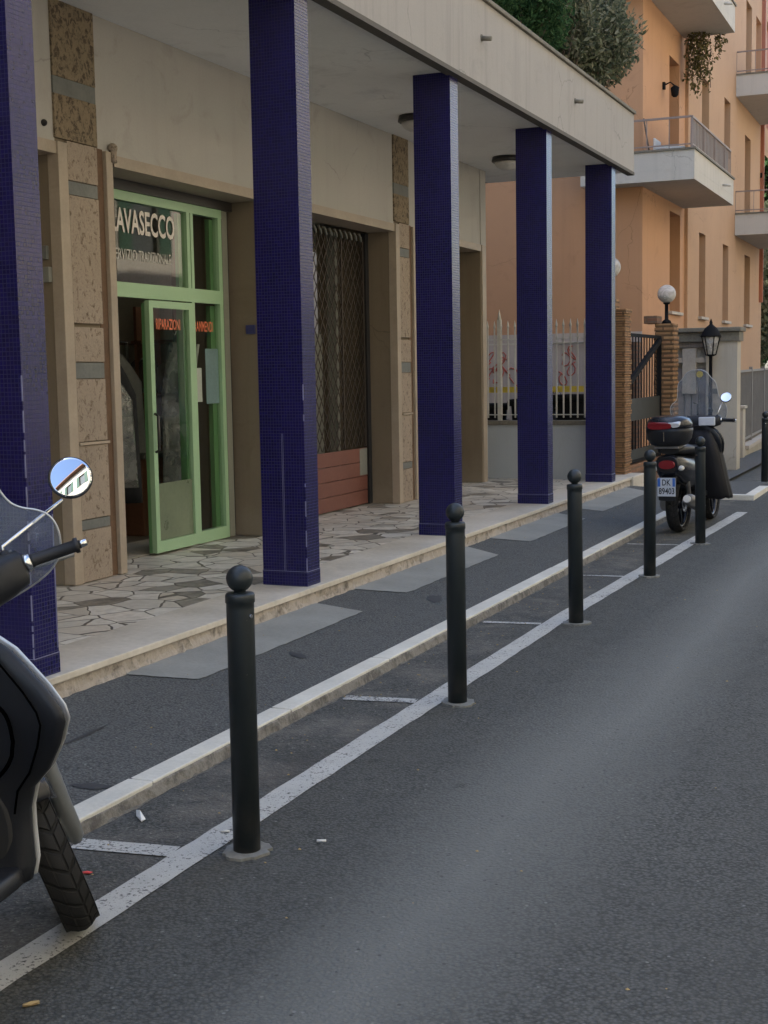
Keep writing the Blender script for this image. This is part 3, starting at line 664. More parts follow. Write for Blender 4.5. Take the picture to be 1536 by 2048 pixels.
# roller shutter of bay 2 : part
sh = MB()
XS = XD
for i in range(4):
    z0 = .25+i*.15; sh.box(XS-.012, XS+.012, 10.96, 13.18, z0, z0+.145, .005)
sho = sh.build('roller_shutter', 'redshutter', pb)
MB().box(XS+.0125, XS+.0145, 12.98, 13.17, .56, .84).build('grey_patch', 'panelgrey', sho)
la = MB(); zb, zt = .86, 3.0; y0, y1 = 10.96, 13.18; s_ = .115
k = -40
def clipseg(yA, zA, yB, zB):
    t0, t1 = 0., 1.
    for (d, a, lo, hi) in ((yB-yA, yA, y0, y1), (zB-zA, zA, zb, zt)):
        if abs(d) < 1e-9: continue
        ta, tb = (lo-a)/d, (hi-a)/d
        if ta > tb: ta, tb = tb, ta
        t0, t1 = max(t0, ta), min(t1, tb)
    return None if t0 >= t1 else (yA+(yB-yA)*t0, zA+(zB-zA)*t0, yA+(yB-yA)*t1, zA+(zB-zA)*t1)
for k in range(-30, 60):
    for sg, xx in ((1, .004), (-1, -.004)):
        yA = y0+k*s_; r_ = clipseg(yA, zb, yA+sg*(zt-zb)/1.5, zt)
        if r_: la.bar((XS+xx, r_[0], r_[1]), (XS+xx, r_[2], r_[3]), .006, .011)
la.box(XS-.01, XS+.01, 13.15, 13.18, .86, 3.0).box(XS-.01, XS+.01, 12.62, 12.64, .86, 3.0)
la.build('lattice', 'lattice', sho)
sc_ = MB()
for i in range(18): sc_.tube([(XS+.02, 11.0+i*.12, 3.07), (XS+.03, 11.03+i*.12, 3.03), (XS+.02, 11.06+i*.12, 3.0), (XS, 11.09+i*.12, 3.04)], .012, 6)
sc_.build('top_scroll', 'panelgrey', sho)
MB().box(XS-.02, XS+.03, 13.185, 13.265, .245, 3.09).build('guide', 'gap', sho)
# switches, number sign
ib = empty('intercom', (-5.66, 7.49, 2.3), 'small grey intercom and switch boxes on the brown jamb beside the left blue column', 'intercom')
MB().box(-5.74, -5.68, 7.47, 7.498, 2.43, 2.50, .003).box(-5.66, -5.58, 7.47, 7.498, 2.42, 2.51, .003).build('upper_box', 'slate', ib)
MB().box(-5.69, -5.56, 7.46, 7.498, 2.27, 2.37, .004).build('lower_box', 'panelgrey', ib)
sg = empty('house_number_sign', (-5.58, 10.315, 2.0), 'small dark blue enamel plate on the stone jamb right of the green shopfront', 'sign')
MB().box(-5.66, -5.575, 10.312, 10.329, 1.985, 2.06).build('plate', 'blueplate', sg)
MB().sphere((-5.492, 7.385, 3.28), .022, 10, 8).build('wall_hole', 'gap', pb)
# ceiling lamps
def ceiling_lamp(x, y, lab):
    o = empty('ceiling_light', (x, y, 4.09), lab, 'ceiling lamp', 'round lamps under the arcade ceiling')
    MB().lathe((x, y, 4.03), [(.17, 0), (.185, .01), (.175, .061)], 24).build('base', 'bronze', o)
    MB().lathe((x, y, 3.94), [(.01, 0), (.07, .008), (.12, .035), (.145, .07), (.15, .09)], 24).build('diffuser', 'whitelamp', o)
ceiling_lamp(-4.90, 12.45, 'round ceiling lamp partly hidden behind the third blue column')
ceiling_lamp(-4.90, 15.30, 'round ceiling lamp between the third and fourth blue columns')

# ================================================================== BUSHES on the terrace
def leaves(name, mat, parent, pts, size, seed, asp=.35, updir=0.):
    rg = np.random.default_rng(seed); n = len(pts); P = np.asarray(pts)
    d = rg.normal(size=(n, 3)); d[:, 2] += updir; d /= np.linalg.norm(d, axis=1)[:, None]
    e = rg.normal(size=(n, 3)); e -= (e*d).sum(1)[:, None]*d; e /= np.linalg.norm(e, axis=1)[:, None]
    sz = size*rg.uniform(.6, 1.4, n)[:, None]
    v = np.stack([P, P+d*sz*.5+e*sz*asp, P+d*sz, P+d*sz*.5-e*sz*asp], 1).reshape(-1, 3)
    L = np.array(LOC.get(parent.name, (0, 0, 0))) if parent else np.zeros(3)
    me = bpy.data.meshes.new(name); f = np.arange(4*n).reshape(n, 4)
    me.from_pydata((v-L).tolist(), [], f.tolist())
    at = me.attributes.new('tint', 'FLOAT', 'FACE'); at.data.foreach_set('value', rg.uniform(0, 1, n).astype(np.float32))
    o = bpy.data.objects.new(name, me); me.materials.append(MT[mat]); COL.objects.link(o)
    if parent: o.parent = parent
    return o
def bush(name, loc, size, label, mat, seed, n=9000, leaf_s=.06, cat='bush', nclump=26, up=.3, asp=.35):
    rg = np.random.default_rng(seed); o = empty(name, loc, label, cat, 'bushes on the arcade terrace')
    L = np.array(loc); cl = []; br = MB()
    for i in range(nclump):
        u = rg.normal(size=3); u /= np.linalg.norm(u); u[2] = abs(u[2])*1.0 if rg.random() < .75 else u[2]*.3
        c = L+np.array([0, 0, size[2]*.42])+u*np.array(size)*np.array([.36, .40, .48])*rg.uniform(.55, 1.0)
        cl.append((c, rg.uniform(.13, .26)*min(size)))
        br.tube([tuple(L+np.array([0, 0, .02])), tuple((L+c)/2+rg.normal(size=3)*.06), tuple(c)], [.022, .014, .005], 5)
    br.build('stem', 'bark', o)
    pts = []
    for c, r in cl:
        m = n//nclump; q = rg.normal(size=(m, 3)); q /= np.linalg.norm(q, axis=1)[:, None]; q *= (rg.uniform(.2, 1, (m, 1))**.45)*r
        q[:, 2] *= 1.25; pts.append(c+q)
    leaves('foliage', mat, o, np.concatenate(pts), leaf_s, seed+1, asp, up)
    return o
bush('conifer_bush', (-4.6, 13.0, 4.5), (1.3, 2.2, 2.0), 'dark green feathery conifer bush rising over the canopy edge, leftmost', 'leafdark', 3, 12000, .075, asp=.12, up=.9)
bush('conifer_bush', (-4.6, 14.5, 4.5), (1.3, 2.0, 2.0), 'bright dark green bush in the middle of the terrace planting', 'leafdark', 4, 12000, .07, asp=.14, up=.9)
bush('olive_bush', (-4.45, 15.7, 4.5), (1.3, 1.8, 2.3), 'grey-green leafy shrub with bare stems on the terrace', 'leafolive', 5, 11000, .075, asp=.2, up=.5)
bush('olive_bush', (-4.3, 16.75, 4.55), (1.15, 1.35, 1.9), 'rightmost grey-green shrub hanging over the canopy corner', 'leafolive', 6, 12000, .075, asp=.2, up=.4)
MB().box(-5.2, -4.2, 11.6, 17.15, 4.451, 4.78, .01).build('planter_box', 'coping', None, label='long low planter under the terrace bushes', category='planter', base=(-4.7, 14.4, 4.45))

# ================================================================== ORANGE APARTMENT BUILDING
ob = empty('apartment_building', (-4.75, 28, 0), 'orange rendered apartment building with pale balconies and narrow windows', 'building')
XO, YA = -4.75, 21.85
def wall_with_holes(x, y0, y1, z0, z1, holes):
    m = MB(); ys = sorted(set([y0, y1]+[h[0] for h in holes]+[h[1] for h in holes])); zs = sorted(set([z0, z1]+[h[2] for h in holes]+[h[3] for h in holes]))
    for a, b in zip(ys[:-1], ys[1:]):
        for c, d in zip(zs[:-1], zs[1:]):
            yc, zc = (a+b)/2, (c+d)/2
            if not any(h[0] < yc < h[1] and h[2] < zc < h[3] for h in holes): m.poly([(x, a, c), (x, b, c), (x, b, d), (x, a, d)])
    for (a, b, c, d) in holes:
        for q in (((x, a, c), (x, b, c), (x-.25, b, c), (x-.25, a, c)), ((x, a, d), (x, b, d), (x-.25, b, d), (x-.25, a, d)), ((x, a, c), (x, a, d), (x-.25, a, d), (x-.25, a, c)), ((x, b, c), (x, b, d), (x-.25, b, d), (x-.25, b, c))): m.poly(q)
    return m
HB = [(24.05, 25.0, 2.62, 4.35), (23.95, 24.85, 4.75, 6.97), (23.95, 24.85, 7.76, 9.98)]
HC = [(26.6, 27.3, 2.6, 4.2), (29.4, 30.15, 2.6, 4.2), (32.5, 33.4, 2.6, 4.2), (26.8, 27.6, 5.55, 7.15), (29.45, 30.25, 6.05, 7.22), (26.8, 27.6, 8.6, 10.2), (32.4, 33.3, 4.75, 6.9), (32.4, 33.3, 7.76, 9.9), (34.0, 34.9, 7.76, 9.9)]
wall_with_holes(XO, YA, 25.42, -.05, 14, HB).build('street_wall', 'orange', ob)
m = wall_with_holes(XO+.06, 25.42, 35.4, -.05, 14, HC); m.poly([(XO, 25.42, -.05), (XO+.06, 25.42, -.05), (XO+.06, 25.42, 14), (XO, 25.42, 14)]); m.build('street_wall', 'orange2', ob)
wall_with_holes(XO+.06, 35.4, 38.5, 6.9, 14, [(35.9, 37.2, 7.6, 10.2)]).build('street_wall', 'orange2', ob)
MB().box(XO-.1, XO-.06, 35.9, 37.2, 7.6, 10.2).build('window', 'redshut', ob)
MB().poly([(-16, YA, 2.22), (XO, YA, 2.22), (XO, YA, 14), (-16, YA, 14)]).poly([(XO+.06, 35.4, 0), (-16, 35.4, 0), (-16, 35.4, 14), (XO+.06, 35.4, 14)]).poly([(-16, YA, 14), (XO, YA, 14), (XO, 35.4, 14), (-16, 35.4, 14)]).poly([(-16, YA, 0), (-16, YA, 14), (-16, 35.4, 14), (-16, 35.4, 0)]).build('side_wall', 'orange', ob)
MB().box(-16, XO-.003, YA-.03, YA+.05, -.05, 2.22).build('plinth', 'dirtywhite', ob)
for i, (a, b, c, d) in enumerate(HB+HC):
    x = XO-.2 if i < 3 else XO-.14
    mt = 'louvre' if (a, c) == (26.8, 5.55) else ('redshut' if a in (34.0,) else 'shutterbrown')
    f = MB().box(x-.03, x, a, b, c, d).build('window', mt, ob)
    s = MB()
    nb = 7 if mt == 'louvre' else 0
    if nb:
        for j in range(nb): s.box(x+.001, x+.03, a, b, c+(d-c)*j/nb, c+(d-c)*j/nb+.03)
        s.build('louvre_bar', 'sill', f)
    else:
        s.box(x, x+.012, a, a+.05, c, d).box(x, x+.012, b-.05, b, c, d).box(x, x+.012, (a+b)/2-.02, (a+b)/2+.02, c, d).build('frame', mt, f)
    if c < 3: MB().box(XO-.1, XO+(.06 if i < 3 else .13), a-.06, b+.06, c-.055, c-.001, .005).build('sill', 'sill', f)
def balcony(y0, y1, zu, side_l=-5.64, solid=True, xo=-3.85):
    """slab with a solid parapet, rail above; the near balconies wrap round the corner of the house"""
    wrap = y0 < YA; xl = side_l if wrap else XO+.062
    b = MB().box(xl, xo, y0, y1, zu, zu+.16) if not wrap else MB().box(XO-.0, xo, y0, y1, zu, zu+.16).box(xl, XO-.001, y0, YA-.001, zu, zu+.16)
    o = b.build('balcony', 'balc', ob)
    z1 = zu+.45
    p = MB().box(xo-.10, xo, y0, y1, zu+.161, z1).box(xl, xo-.101, y0, y0+.10, zu+.161, z1)
    p.box(XO+.062, xo-.101, y1-.10, y1, zu+.161, z1).build('parapet', 'balc', o)
    MB().box(xo-.13, xo+.025, y0-.025, y1+.02, z1+.001, z1+.03).box(xl, xo-.131, y0-.025, y0+.13, z1+.001, z1+.03).build('coping', 'coping', o)
    rl = MB(); zt = z1+.50
    rl.bar((xo-.05, y0+.05, zt), (xo-.05, y1-.05, zt), .03).bar((xl, y0+.05, zt), (xo-.05, y0+.05, zt), .03)
    rl.bar((xo-.05, y0+.05, z1+.09), (xo-.05, y1-.05, z1+.09), .02).bar((xl, y0+.05, z1+.09), (xo-.05, y0+.05, z1+.09), .02)
    n = int((y1-y0)/.13)
    for i in range(n+1):
        y = y0+.05+(y1-y0-.1)*i/n; rl.bar((xo-.05, y, z1+.03), (xo-.05, y, zt), .012 if i % 8 else .03)
    n = int((xo-xl)/.30)
    for i in range(n+1): x = xl+(xo-.05-xl)*i/n; rl.bar((x, y0+.05, z1+.03), (x, y0+.05, zt), .012)
    rl.build('railing', 'rail', o)
    MB().tube([(xo-.01, y1-1.2, zu+.22), (xo+.14, y1-1.2, zu+.20)], .02, 8).build('drain_spout', 'balc', o)
    return o
b1 = balcony(21.38, 25.25, 4.51); balcony(21.38, 25.25, 7.52)
MB().box(-3.935, -3.925, 21.5, 25.15, 5.0, 5.44).build('mesh_panel', 'railgrey', b1)
balcony(31.0, 34.9, 4.51, solid=False); balcony(31.0, 34.9, 7.50, solid=False)
MB().box(-4.69, -4.60, 34.98, 35.06, 3.2, 14).build('downpipe', 'redshut', ob)
# wall lamps on the house
def wall_lamp(x, y, z, nx, ny, lab):
    o = empty('wall_lamp', (x, y, z), lab, 'wall lamp', 'small iron lamps on the orange house')
    MB().box(x-.04, x+.04, y-.04, y+.04, z-.06, z+.06, .01).tube([(x, y, z), (x+nx*.12, y+ny*.12, z+.05), (x+nx*.2, y+ny*.2, z-.02)], .012, 8).build('bracket', 'blackiron', o)
    MB().lathe((x+nx*.2, y+ny*.2, z-.20), [(.03, 0), (.06, .03), (.075, .15), (.02, .19)], 12).build('shade', 'blackiron', o)
wall_lamp(-4.745, 23.4, 6.35, 1, 0, 'dark curled iron lamp on the orange wall left of the upper balcony door')
wall_lamp(-4.68, 35.0, 6.3, 1, 0, 'small wall lamp at the far corner of the orange house')
# plastic chair on the balcony
ch = empty('garden_chair', (-4.25, 21.75, 4.67), 'white plastic garden chair standing on the lower balcony', 'chair')
MB().box(-4.5, -4.02, 21.55, 22.0, 4.90, 4.93, .01).build('seat', 'whiteplastic', ch)
MB().box(-4.52, -4.49, 21.55, 22.0, 4.93, 5.2, .01).build('backrest', 'whiteplastic', ch)
for dx in (-4.48, -4.05):
    for dy in (21.57, 21.97): MB().bar((dx, dy, 4.67), (dx, dy, 4.9), .03).build('leg', 'whiteplastic', ch)
MB().bar((-4.5, 21.56, 5.05), (-4.03, 21.56, 5.03), .03).bar((-4.05, 21.56, 4.92), (-4.05, 21.56, 5.03), .03).build('armrest', 'whiteplastic', ch)
br_ = empty('broom', (-4.60, 21.62, 4.67), 'wooden broom leaning on the orange wall of the lower balcony', 'broom')
MB().tube([(-4.55, 21.6, 4.75), (-4.72, 21.78, 5.55)], .013, 6).build('handle', 'bark', br_); MB().box(-4.65, -4.45, 21.56, 21.64, 4.67, 4.77, .01).build('head', 'shutterbrown', br_)
# vines under the upper balcony
def vine(x, y, z, ln, n, lab, seed, spread=.18):
    o = empty('hanging_vine', (x, y, z), lab, 'hanging plant', 'trailing plants below the upper balcony'); rg = np.random.default_rng(seed); st = MB(); pts = []
    for i in range(n):
        x0, y0 = x+rg.uniform(-spread, spread), y+rg.uniform(-spread, spread); L = ln*rg.uniform(.4, 1)
        q = [(x0+.03*math.sin(t*2+i), y0+.03*math.cos(t*1.7+i), z-L*t/6) for t in range(7)]; st.tube(q, .006, 4)
        for t in range(int(70*L)+8): u = rg.random(); k = min(5, int(u*6)); pts.append(np.array(q[k])+rg.normal(size=3)*.035+np.array([0, 0, -L/6*(u*6-k)]))
    st.build('stem', 'bark', o); leaves('foliage', 'leafvine', o, np.array(pts), .07, seed, .25, -.6)
vine(-4.45, 25.0, 7.60, 1.15, 16, 'thick trailing plant hanging from the upper balcony in front of the louvred window', 11, .22)
vine(-4.15, 25.25, 7.55, .55, 4, 'thin short trailing plant near the end of the upper balcony', 12, .07)

# ================================================================== YARD: low wall, fence, gate, hut
lw = empty('garden_wall', (-5.1, 16.85, 0), 'low grey-blue rendered wall with stone coping closing the arcade end', 'wall')
MB().box(-7.5, -4.262, 16.75, 16.92, 0, .93).build('wall_body', 'lowwall', lw)
MB().box(-7.5, -4.24, 16.72, 16.95, .931, .985, .006).build('coping', 'coping', lw)
wf = empty('white_fence', (-5.1, 16.84, .985), 'white spiked iron railing on the low grey wall', 'fence')
fb = MB(); fr_ = MB(); fp = MB()
x = -6.6
while x < -4.3:
    fb.bar((x, 16.84, 1.02), (x, 16.84, 2.18), .017); fb.lathe((x, 16.84, 2.175), [(.012, 0), (.016, .02), (.001, .10)], 6)
    x += .092
fb.build('bars', 'whitemetal', wf)
fr_.bar((-6.6, 16.825, 2.03), (-4.27, 16.825, 2.03), .035, .012).bar((-6.6, 16.825, 1.06), (-4.27, 16.825, 1.06), .035, .012).bar((-6.6, 16.85, 1.97), (-4.27, 16.85, 1.97), .018, .018).build('rail', 'whitemetal', wf)
fp.bar((-5.52, 16.84, .985), (-5.52, 16.84, 2.28), .05).lathe((-5.52, 16.84, 2.28), [(.03, 0), (.001, .14)], 4).build('post', 'whitemetal', wf)
MB().bar((-7.4, 17.05, 1.38), (-4.3, 17.05, 1.38), .03, .075).tube([(-6.2, 17.05, .1), (-6.2, 17.05, 1.36)], .02).tube([(-4.4, 17.05, .1), (-4.4, 17.05, 1.36)], .02).build('yellow_barrier', 'yellow', None, label='yellow horizontal barrier bar on posts behind the white railing', category='barrier', base=(-5, 17.25, .1))
# graffiti strokes on the plinth of the orange house : part of it
gf = MB(); rr = random.Random(8)
for (cx, s_) in ((-7.05, 1.0), (-6.6, .9), (-5.95, .7), (-7.35, .8)):
    for j in range(4):
        pts = []; a0 = rr.random()*6; px_, pz = cx+rr.uniform(-.15, .15), 1.7+rr.uniform(-.25, .25)
        for t in range(9): pts.append((px_+.10*s_*math.sin(a0+t*.9), YA-.036, pz+.16*s_*math.cos(a0*2+t*.7)))
        gf.tube(pts, .011, 5)
gf.build('graffiti', 'graffiti', ob)
def brick_pillar(x0, x1, y0, y1, z0, z1, lab, cap=True):
    o = empty('brick_pillar', ((x0+x1)/2, (y0+y1)/2, z0), lab, 'pillar', 'brick gate pillars'); rr = random.Random(int(y0*10))
    m = MB(); z = z0; k = 0
    while z < z1-.01:
        h = .062; e = rr.uniform(0, .012) if k % 2 else rr.uniform(.004, .02)
        m.box(x0-e, x1+e, y0-e, y1+e, z+.005, min(z+h, z1), .003); z += .066; k += 1
    m.build('shaft', 'brick', o); MB().box(x0+.01, x1-.01, y0+.01, y1-.01, z0, z1-.02).build('mortar', simple('pillar_mortar', (.13, .09, .06), .9), o)
    return o
brick_pillar(-4.29, -4.06, 17.62, 17.95, .10, 2.42, 'left brick gate pillar beside the last blue column')
brick_pillar(-4.20, -3.93, 20.2, 20.55, .05, 2.28, 'right brick gate pillar between the iron gate and the wooden shed')
MB().box(-4.36, -4.16, 20.15, 20.5, 2.285, 2.40, .01).build('loose_bricks', 'brick2', None, label='short course of bricks sitting on top of the right gate pillar', category='bricks', base=(-4.26, 20.3, 2.285))
def globe_lamp(x, y, z, r, lab, base=.28):
    o = empty('globe_lamp', (x, y, z), lab, 'lamp', 'globe lamps on the gate pillars')
    MB().lathe((x, y, z), [(.075, 0), (.06, .04), (.028, .06), (.026, base), (.05, base+.01), (.05, base+.03)], 14).build('stem', 'blackiron', o)
    MB().sphere((x, y, z+base+.02+r), r, 28, 18).build('globe', 'globe', o)
    MB().lathe((x, y, z+base+.03), [(.03, 0), (.03, .07), (.022, .12), (.001, .15)], 12).build('bulb', 'whiteplastic', o)
    MB().lathe((x, y, z+base+.02+r*.1), [(r*.42, 0), (r*.75, r*.28), (r*.965, r*.72)], 24).build('lower_shade', 'whitelamp', o)
globe_lamp(-4.06, 20.35, 2.285, .135, 'clear globe lamp on the right brick gate pillar')
globe_lamp(-4.66, 19.3, 2.62, .15, 'globe lamp half hidden behind the last blue column')
MB().box(-4.78, -4.55, 19.2, 19.42, 0, 2.62, .01).build('brick_pillar', 'brick', None, label='plain brick post behind the last blue column carrying the hidden globe lamp', category='pillar', group='brick gate pillars', base=(-4.66, 19.3, 0))
gt = empty('iron_gate', (-4.12, 19.1, .35), 'black iron gate with a diagonal brace between the two brick pillars', 'gate')
g = MB(); g.bar((-4.12, 17.98, 2.08), (-4.12, 20.18, 2.08), .045).bar((-4.12, 17.99, .36), (-4.12, 20.18, .36), .045).bar((-4.12, 17.99, .36), (-4.12, 17.99, 2.08), .04).bar((-4.12, 20.15, .36), (-4.12, 20.15, 2.08), .05)
g.build('frame', 'blackiron', gt); MB().bar((-4.10, 18.0, 1.42), (-4.10, 20.1, 2.05), .05, .075).build('brace', 'blackiron', gt)
MB().box(-4.14, -4.11, 17.99, 20.15, .92, 1.22).box(-4.14, -4.11, 17.99, 20.15, .38, .52).build('panel', 'darkgreen', gt)
g = MB()
for i in range(1, 12): y = 18+i*.18; g.bar((-4.12, y, .5), (-4.12, y, 2.07), .014)
g.build('bars', 'blackiron', gt)
st_ = MB().box(-4.45, -3.95, 17.98, 20.5, .03, .18, .01).box(-4.7, -4.10, 18.0, 20.4, .182, .32, .01); st_.build('brick_step', 'brick2', None, label='worn brick steps below the black iron gate', category='steps', base=(-4.2, 19.2, .03))
vp = empty('meter_box', (-5.6, 21.6, 1.9), 'white meter box with grey pipes on the wall behind the gate', 'meter box')
MB().box(-5.42, -5.22, 21.68, 21.80, 1.92, 2.12, .01).build('box', 'whiteplastic', vp)
for dx in (-5.38, -5.33, -5.27): MB().tube([(dx, 21.76, .3), (dx, 21.76, 1.92)], .018, 8).build('pipe', 'panelgrey', vp)
MB().tube([(-6.2, 21.76, 2.06), (-5.42, 21.76, 2.06)], .02, 8).build('pipe', 'whiteplastic', vp)
MB().box(-5.15, -4.76, 21.5, 21.81, 0, 2.05).build('brick_pier', 'brick2', None, label='dark old brick pier seen through the iron gate', category='pier', base=(-4.95, 21.6, 0))
bn = empty('waste_bin', (-5.6, 18.9, .05), 'black plastic bin standing behind the iron gate', 'bin')
MB().loft([[(-5.6+math.copysign(a, math.cos(t))*abs(math.cos(t))**.4, 18.9+math.copysign(a, math.sin(t))*abs(math.sin(t))**.4, z) for t in [2*PI*k/20+.01 for k in range(20)]] for z, a in ((.05, .2), (.9, .27))]).build('body', 'blackiron', bn)
MB().box(-5.9, -5.3, 18.6, 19.2, .90, .97, .03).build('lid', 'blackiron', bn)
bn['group'] = 'black bins in the yard'
for x_, y_, rz_, sc_, lab_ in ((-5.35, 17.75, .1, 1.32, 'left black bin behind the white railing, under the yellow bar'), (-4.72, 17.8, -.15, 1.38, 'right black bin behind the white railing, close to the last blue column'), (-6.05, 17.9, .3, 1.25, 'leftmost black bin behind the white railing, mostly hidden')):
    c_ = empty('waste_bin', (x_, y_, .03), lab_, 'bin', 'black bins in the yard', base=(0, 0, 0)); c_.rotation_euler = (0, 0, rz_); c_.scale = (1, 1, sc_)
    for q_ in bn.children:
        d_ = q_.copy(); COL.objects.link(d_); d_.parent = c_; d_.location = (0, .05 if False else 0, 0)
# hut
ht = empty('wooden_shed', (-3.7, 21.9, 0), 'small white plastered shed with grey wooden doors in front of the orange house', 'shed')
MB().box(-3.62, -3.15, 21.2, 21.55, -.02, 2.02).box(-4.2, -3.621, 21.35, 21.55, -.02, 2.02).build('wall', 'hut', ht)
MB().box(-4.25, -3.09, 21.10, 21.65, 2.165, 2.23, .01).box(-4.18, -3.12, 21.16, 21.6, 2.022, 2.16).build('roof', 'coping', ht)
for i in range(5):
    x = -4.19+i*.113
    MB().box(x, x+.100, 21.30, 21.345, .03, 1.62, .003).build('plank', 'wood', ht)
MB().box(-3.99, -3.78, 21.22, 21.30, 1.22, 1.92, .006).box(-4.19, -3.63, 21.24, 21.32, 1.70, 1.78).box(-4.22, -4.17, 21.14, 21.30, 1.50, 1.98).build('board', 'sill', ht)
MB().box(-4.18, -3.63, 21.25, 21.345, 1.93, 2.02, .01).build('awning_roll', 'wood', ht)
MB().lathe((-3.72, 21.26, 1.52), [(.05, 0), (.05, .05)], 12, (0, -1, 0)).build('yellow_disc', 'yellow', ht)
MB().box(-3.55, -3.44, 21.17, 21.199, 1.22, 1.30, .003).build('plaque', 'slate', ht)
MB().tube([(-3.82, 21.27, 1.08), (-3.76, 21.25, 1.06), (-3.75, 21.25, .75)], .010, 6).build('handle', 'blackiron', ht)
# lantern
ln_ = empty('street_lantern', (-3.50, 20.9, .05), 'black lantern on a slender iron post before the plastered shed', 'street lamp')
x, y = -3.50, 20.9
MB().lathe((x, y, .05), [(.07, 0), (.06, .25), (.035, .32), (.032, .9), (.042, .92), (.03, .95), (.026, 1.74), (.05, 1.77)], 12).build('post', 'blackiron', ln_)
MB().lathe((x, y, 1.82), [(.075, 0), (.135, .27)], 6).build('glass', 'globe', ln_)
f = MB()
for k in range(6):
    a = 2*PI*k/6; f.bar((x+.075*math.cos(a), y+.075*math.sin(a), 1.81), (x+.138*math.cos(a), y+.138*math.sin(a), 2.09), .014)
f.lathe((x, y, 1.79), [(.03, 0), (.085, .02), (.08, .03)], 12).build('frame', 'blackiron', ln_)
MB().lathe((x, y, 2.085), [(.16, 0), (.15, .02), (.09, .13), (.04, .17), (.02, .19), (.025, .21), (.004, .27)], 18).build('roof', 'blackiron', ln_)
MB().lathe((x, y, 1.83), [(.02, 0), (.03, .06), (.001, .13)], 10).build('bulb', 'whiteplastic', ln_)
# fence at the right
rf = empty('metal_railing', (-3.6, 27, .2), 'grey metal railing panels on a low sloping wall at the right edge', 'railing')
f = MB(); 
for i in range(46):
    y = 24.4+i*.12; f.bar((-3.6, y, .24+.02*i/10), (-3.6, y, 1.55), .02)
f.build('bars', 'greyiron', rf); MB().bar((-3.6, 24.3, 1.54), (-3.6, 30, 1.58), .04).bar((-3.6, 24.3, .30), (-3.6, 30, .45), .04).build('rail', 'greyiron', rf)
for y in (24.3, 25.9, 27.6, 29.4): MB().bar((-3.6, y, .05), (-3.6, y, 1.62), .06).build('post', 'greyiron', rf)
MB().box(-3.645, -3.635, 24.35, 29.3, .35, 1.50).build('sheet', 'greyiron', rf)
wl = empty('low_wall', (-3.6, 27, 0), 'low plastered wall with stone coping under the grey railing', 'wall')
MB().prism([(24.2, -.05), (30.5, -.05), (30.5, .36), (24.2, .14)], lambda a, b, t: (t, a, b), -3.74, -3.5).build('wall_body', 'hut', wl)
MB().prism([(24.7, .158), (30.5, .362), (30.5, .42), (24.7, .22)], lambda a, b, t: (t, a, b), -3.78, -3.45).build('coping', 'sill', wl)
MB().box(-3.72, -3.46, 24.0, 24.28, 0, .90).box(-3.75, -3.43, 23.97, 24.31, .901, .95, .006).build('stone_post', 'hut', None, label='short plastered gatepost at the near end of the grey railing', category='post', base=(-3.6, 24.1, 0))
# scooter parked in the yard uses the scooter builder further down
# ------------------------------------------------------------------ background trees
def tree(name, loc, h, rad, label, mat, seed, n=16000, leaf_s=.16, trunk_h=None):
    rg = np.random.default_rng(seed); o = empty(name, loc, label, 'tree', 'trees behind the orange house'); L = np.array(loc); t = MB()
    th = trunk_h or h*.45
    t.tube([tuple(L), tuple(L+[.05, 0, th*.5]), tuple(L+[0, .05, th])], [.16, .12, .09], 10)
    cl = []
    for i in range(34):
        u = rg.normal(size=3); u /= np.linalg.norm(u); c = L+np.array([0, 0, th+(h-th)*.45])+u*np.array([rad, rad, (h-th)*.5])*rg.uniform(.3, 1)
        cl.append((c, rg.uniform(.22, .42)*rad)); t.tube([tuple(L+[0, .05, th*.9]), tuple((L+[0, 0, th]+c)/2), tuple(c)], [.07, .04, .01], 5)
    t.build('trunk', 'bark', o); pts = []
    for c, r in cl:
        m = n//34; q = rg.normal(size=(m, 3)); q /= np.linalg.norm(q, axis=1)[:, None]; pts.append(c+q*(rg.uniform(.1, 1, (m, 1))**.4)*r)
    leaves('crown', mat, o, np.concatenate(pts), leaf_s, seed+5, .35, 0); return o
tree('garden_tree', (-5.6, 38.5, 0), 6.5, 1.9, 'dark leafy tree just past the far corner of the orange house', 'leafolive', 21, trunk_h=1.2)
tree('garden_tree', (-4.4, 41, 0), 12, 2.8, 'tall dark tree filling the gap beyond the far balconies', 'leafdark', 22, 22000, .2, trunk_h=2.0)
tree('garden_tree', (-7.5, 43, 0), 13, 3.4, 'tallest dark tree standing farthest back behind the house', 'leafdark', 23, 22000, .2, trunk_h=2.5)
tree('street_tree', (-2.5, 62, 0), 11, 4.0, 'broad green tree at the far end of the street', 'leafdark', 24, 14000, .28, trunk_h=2.5)
tree('street_tree', (3.5, 66, 0), 12, 4.5, 'farthest tree on the right side of the street end', 'leafolive', 25, 14000, .28, trunk_h=2.5)
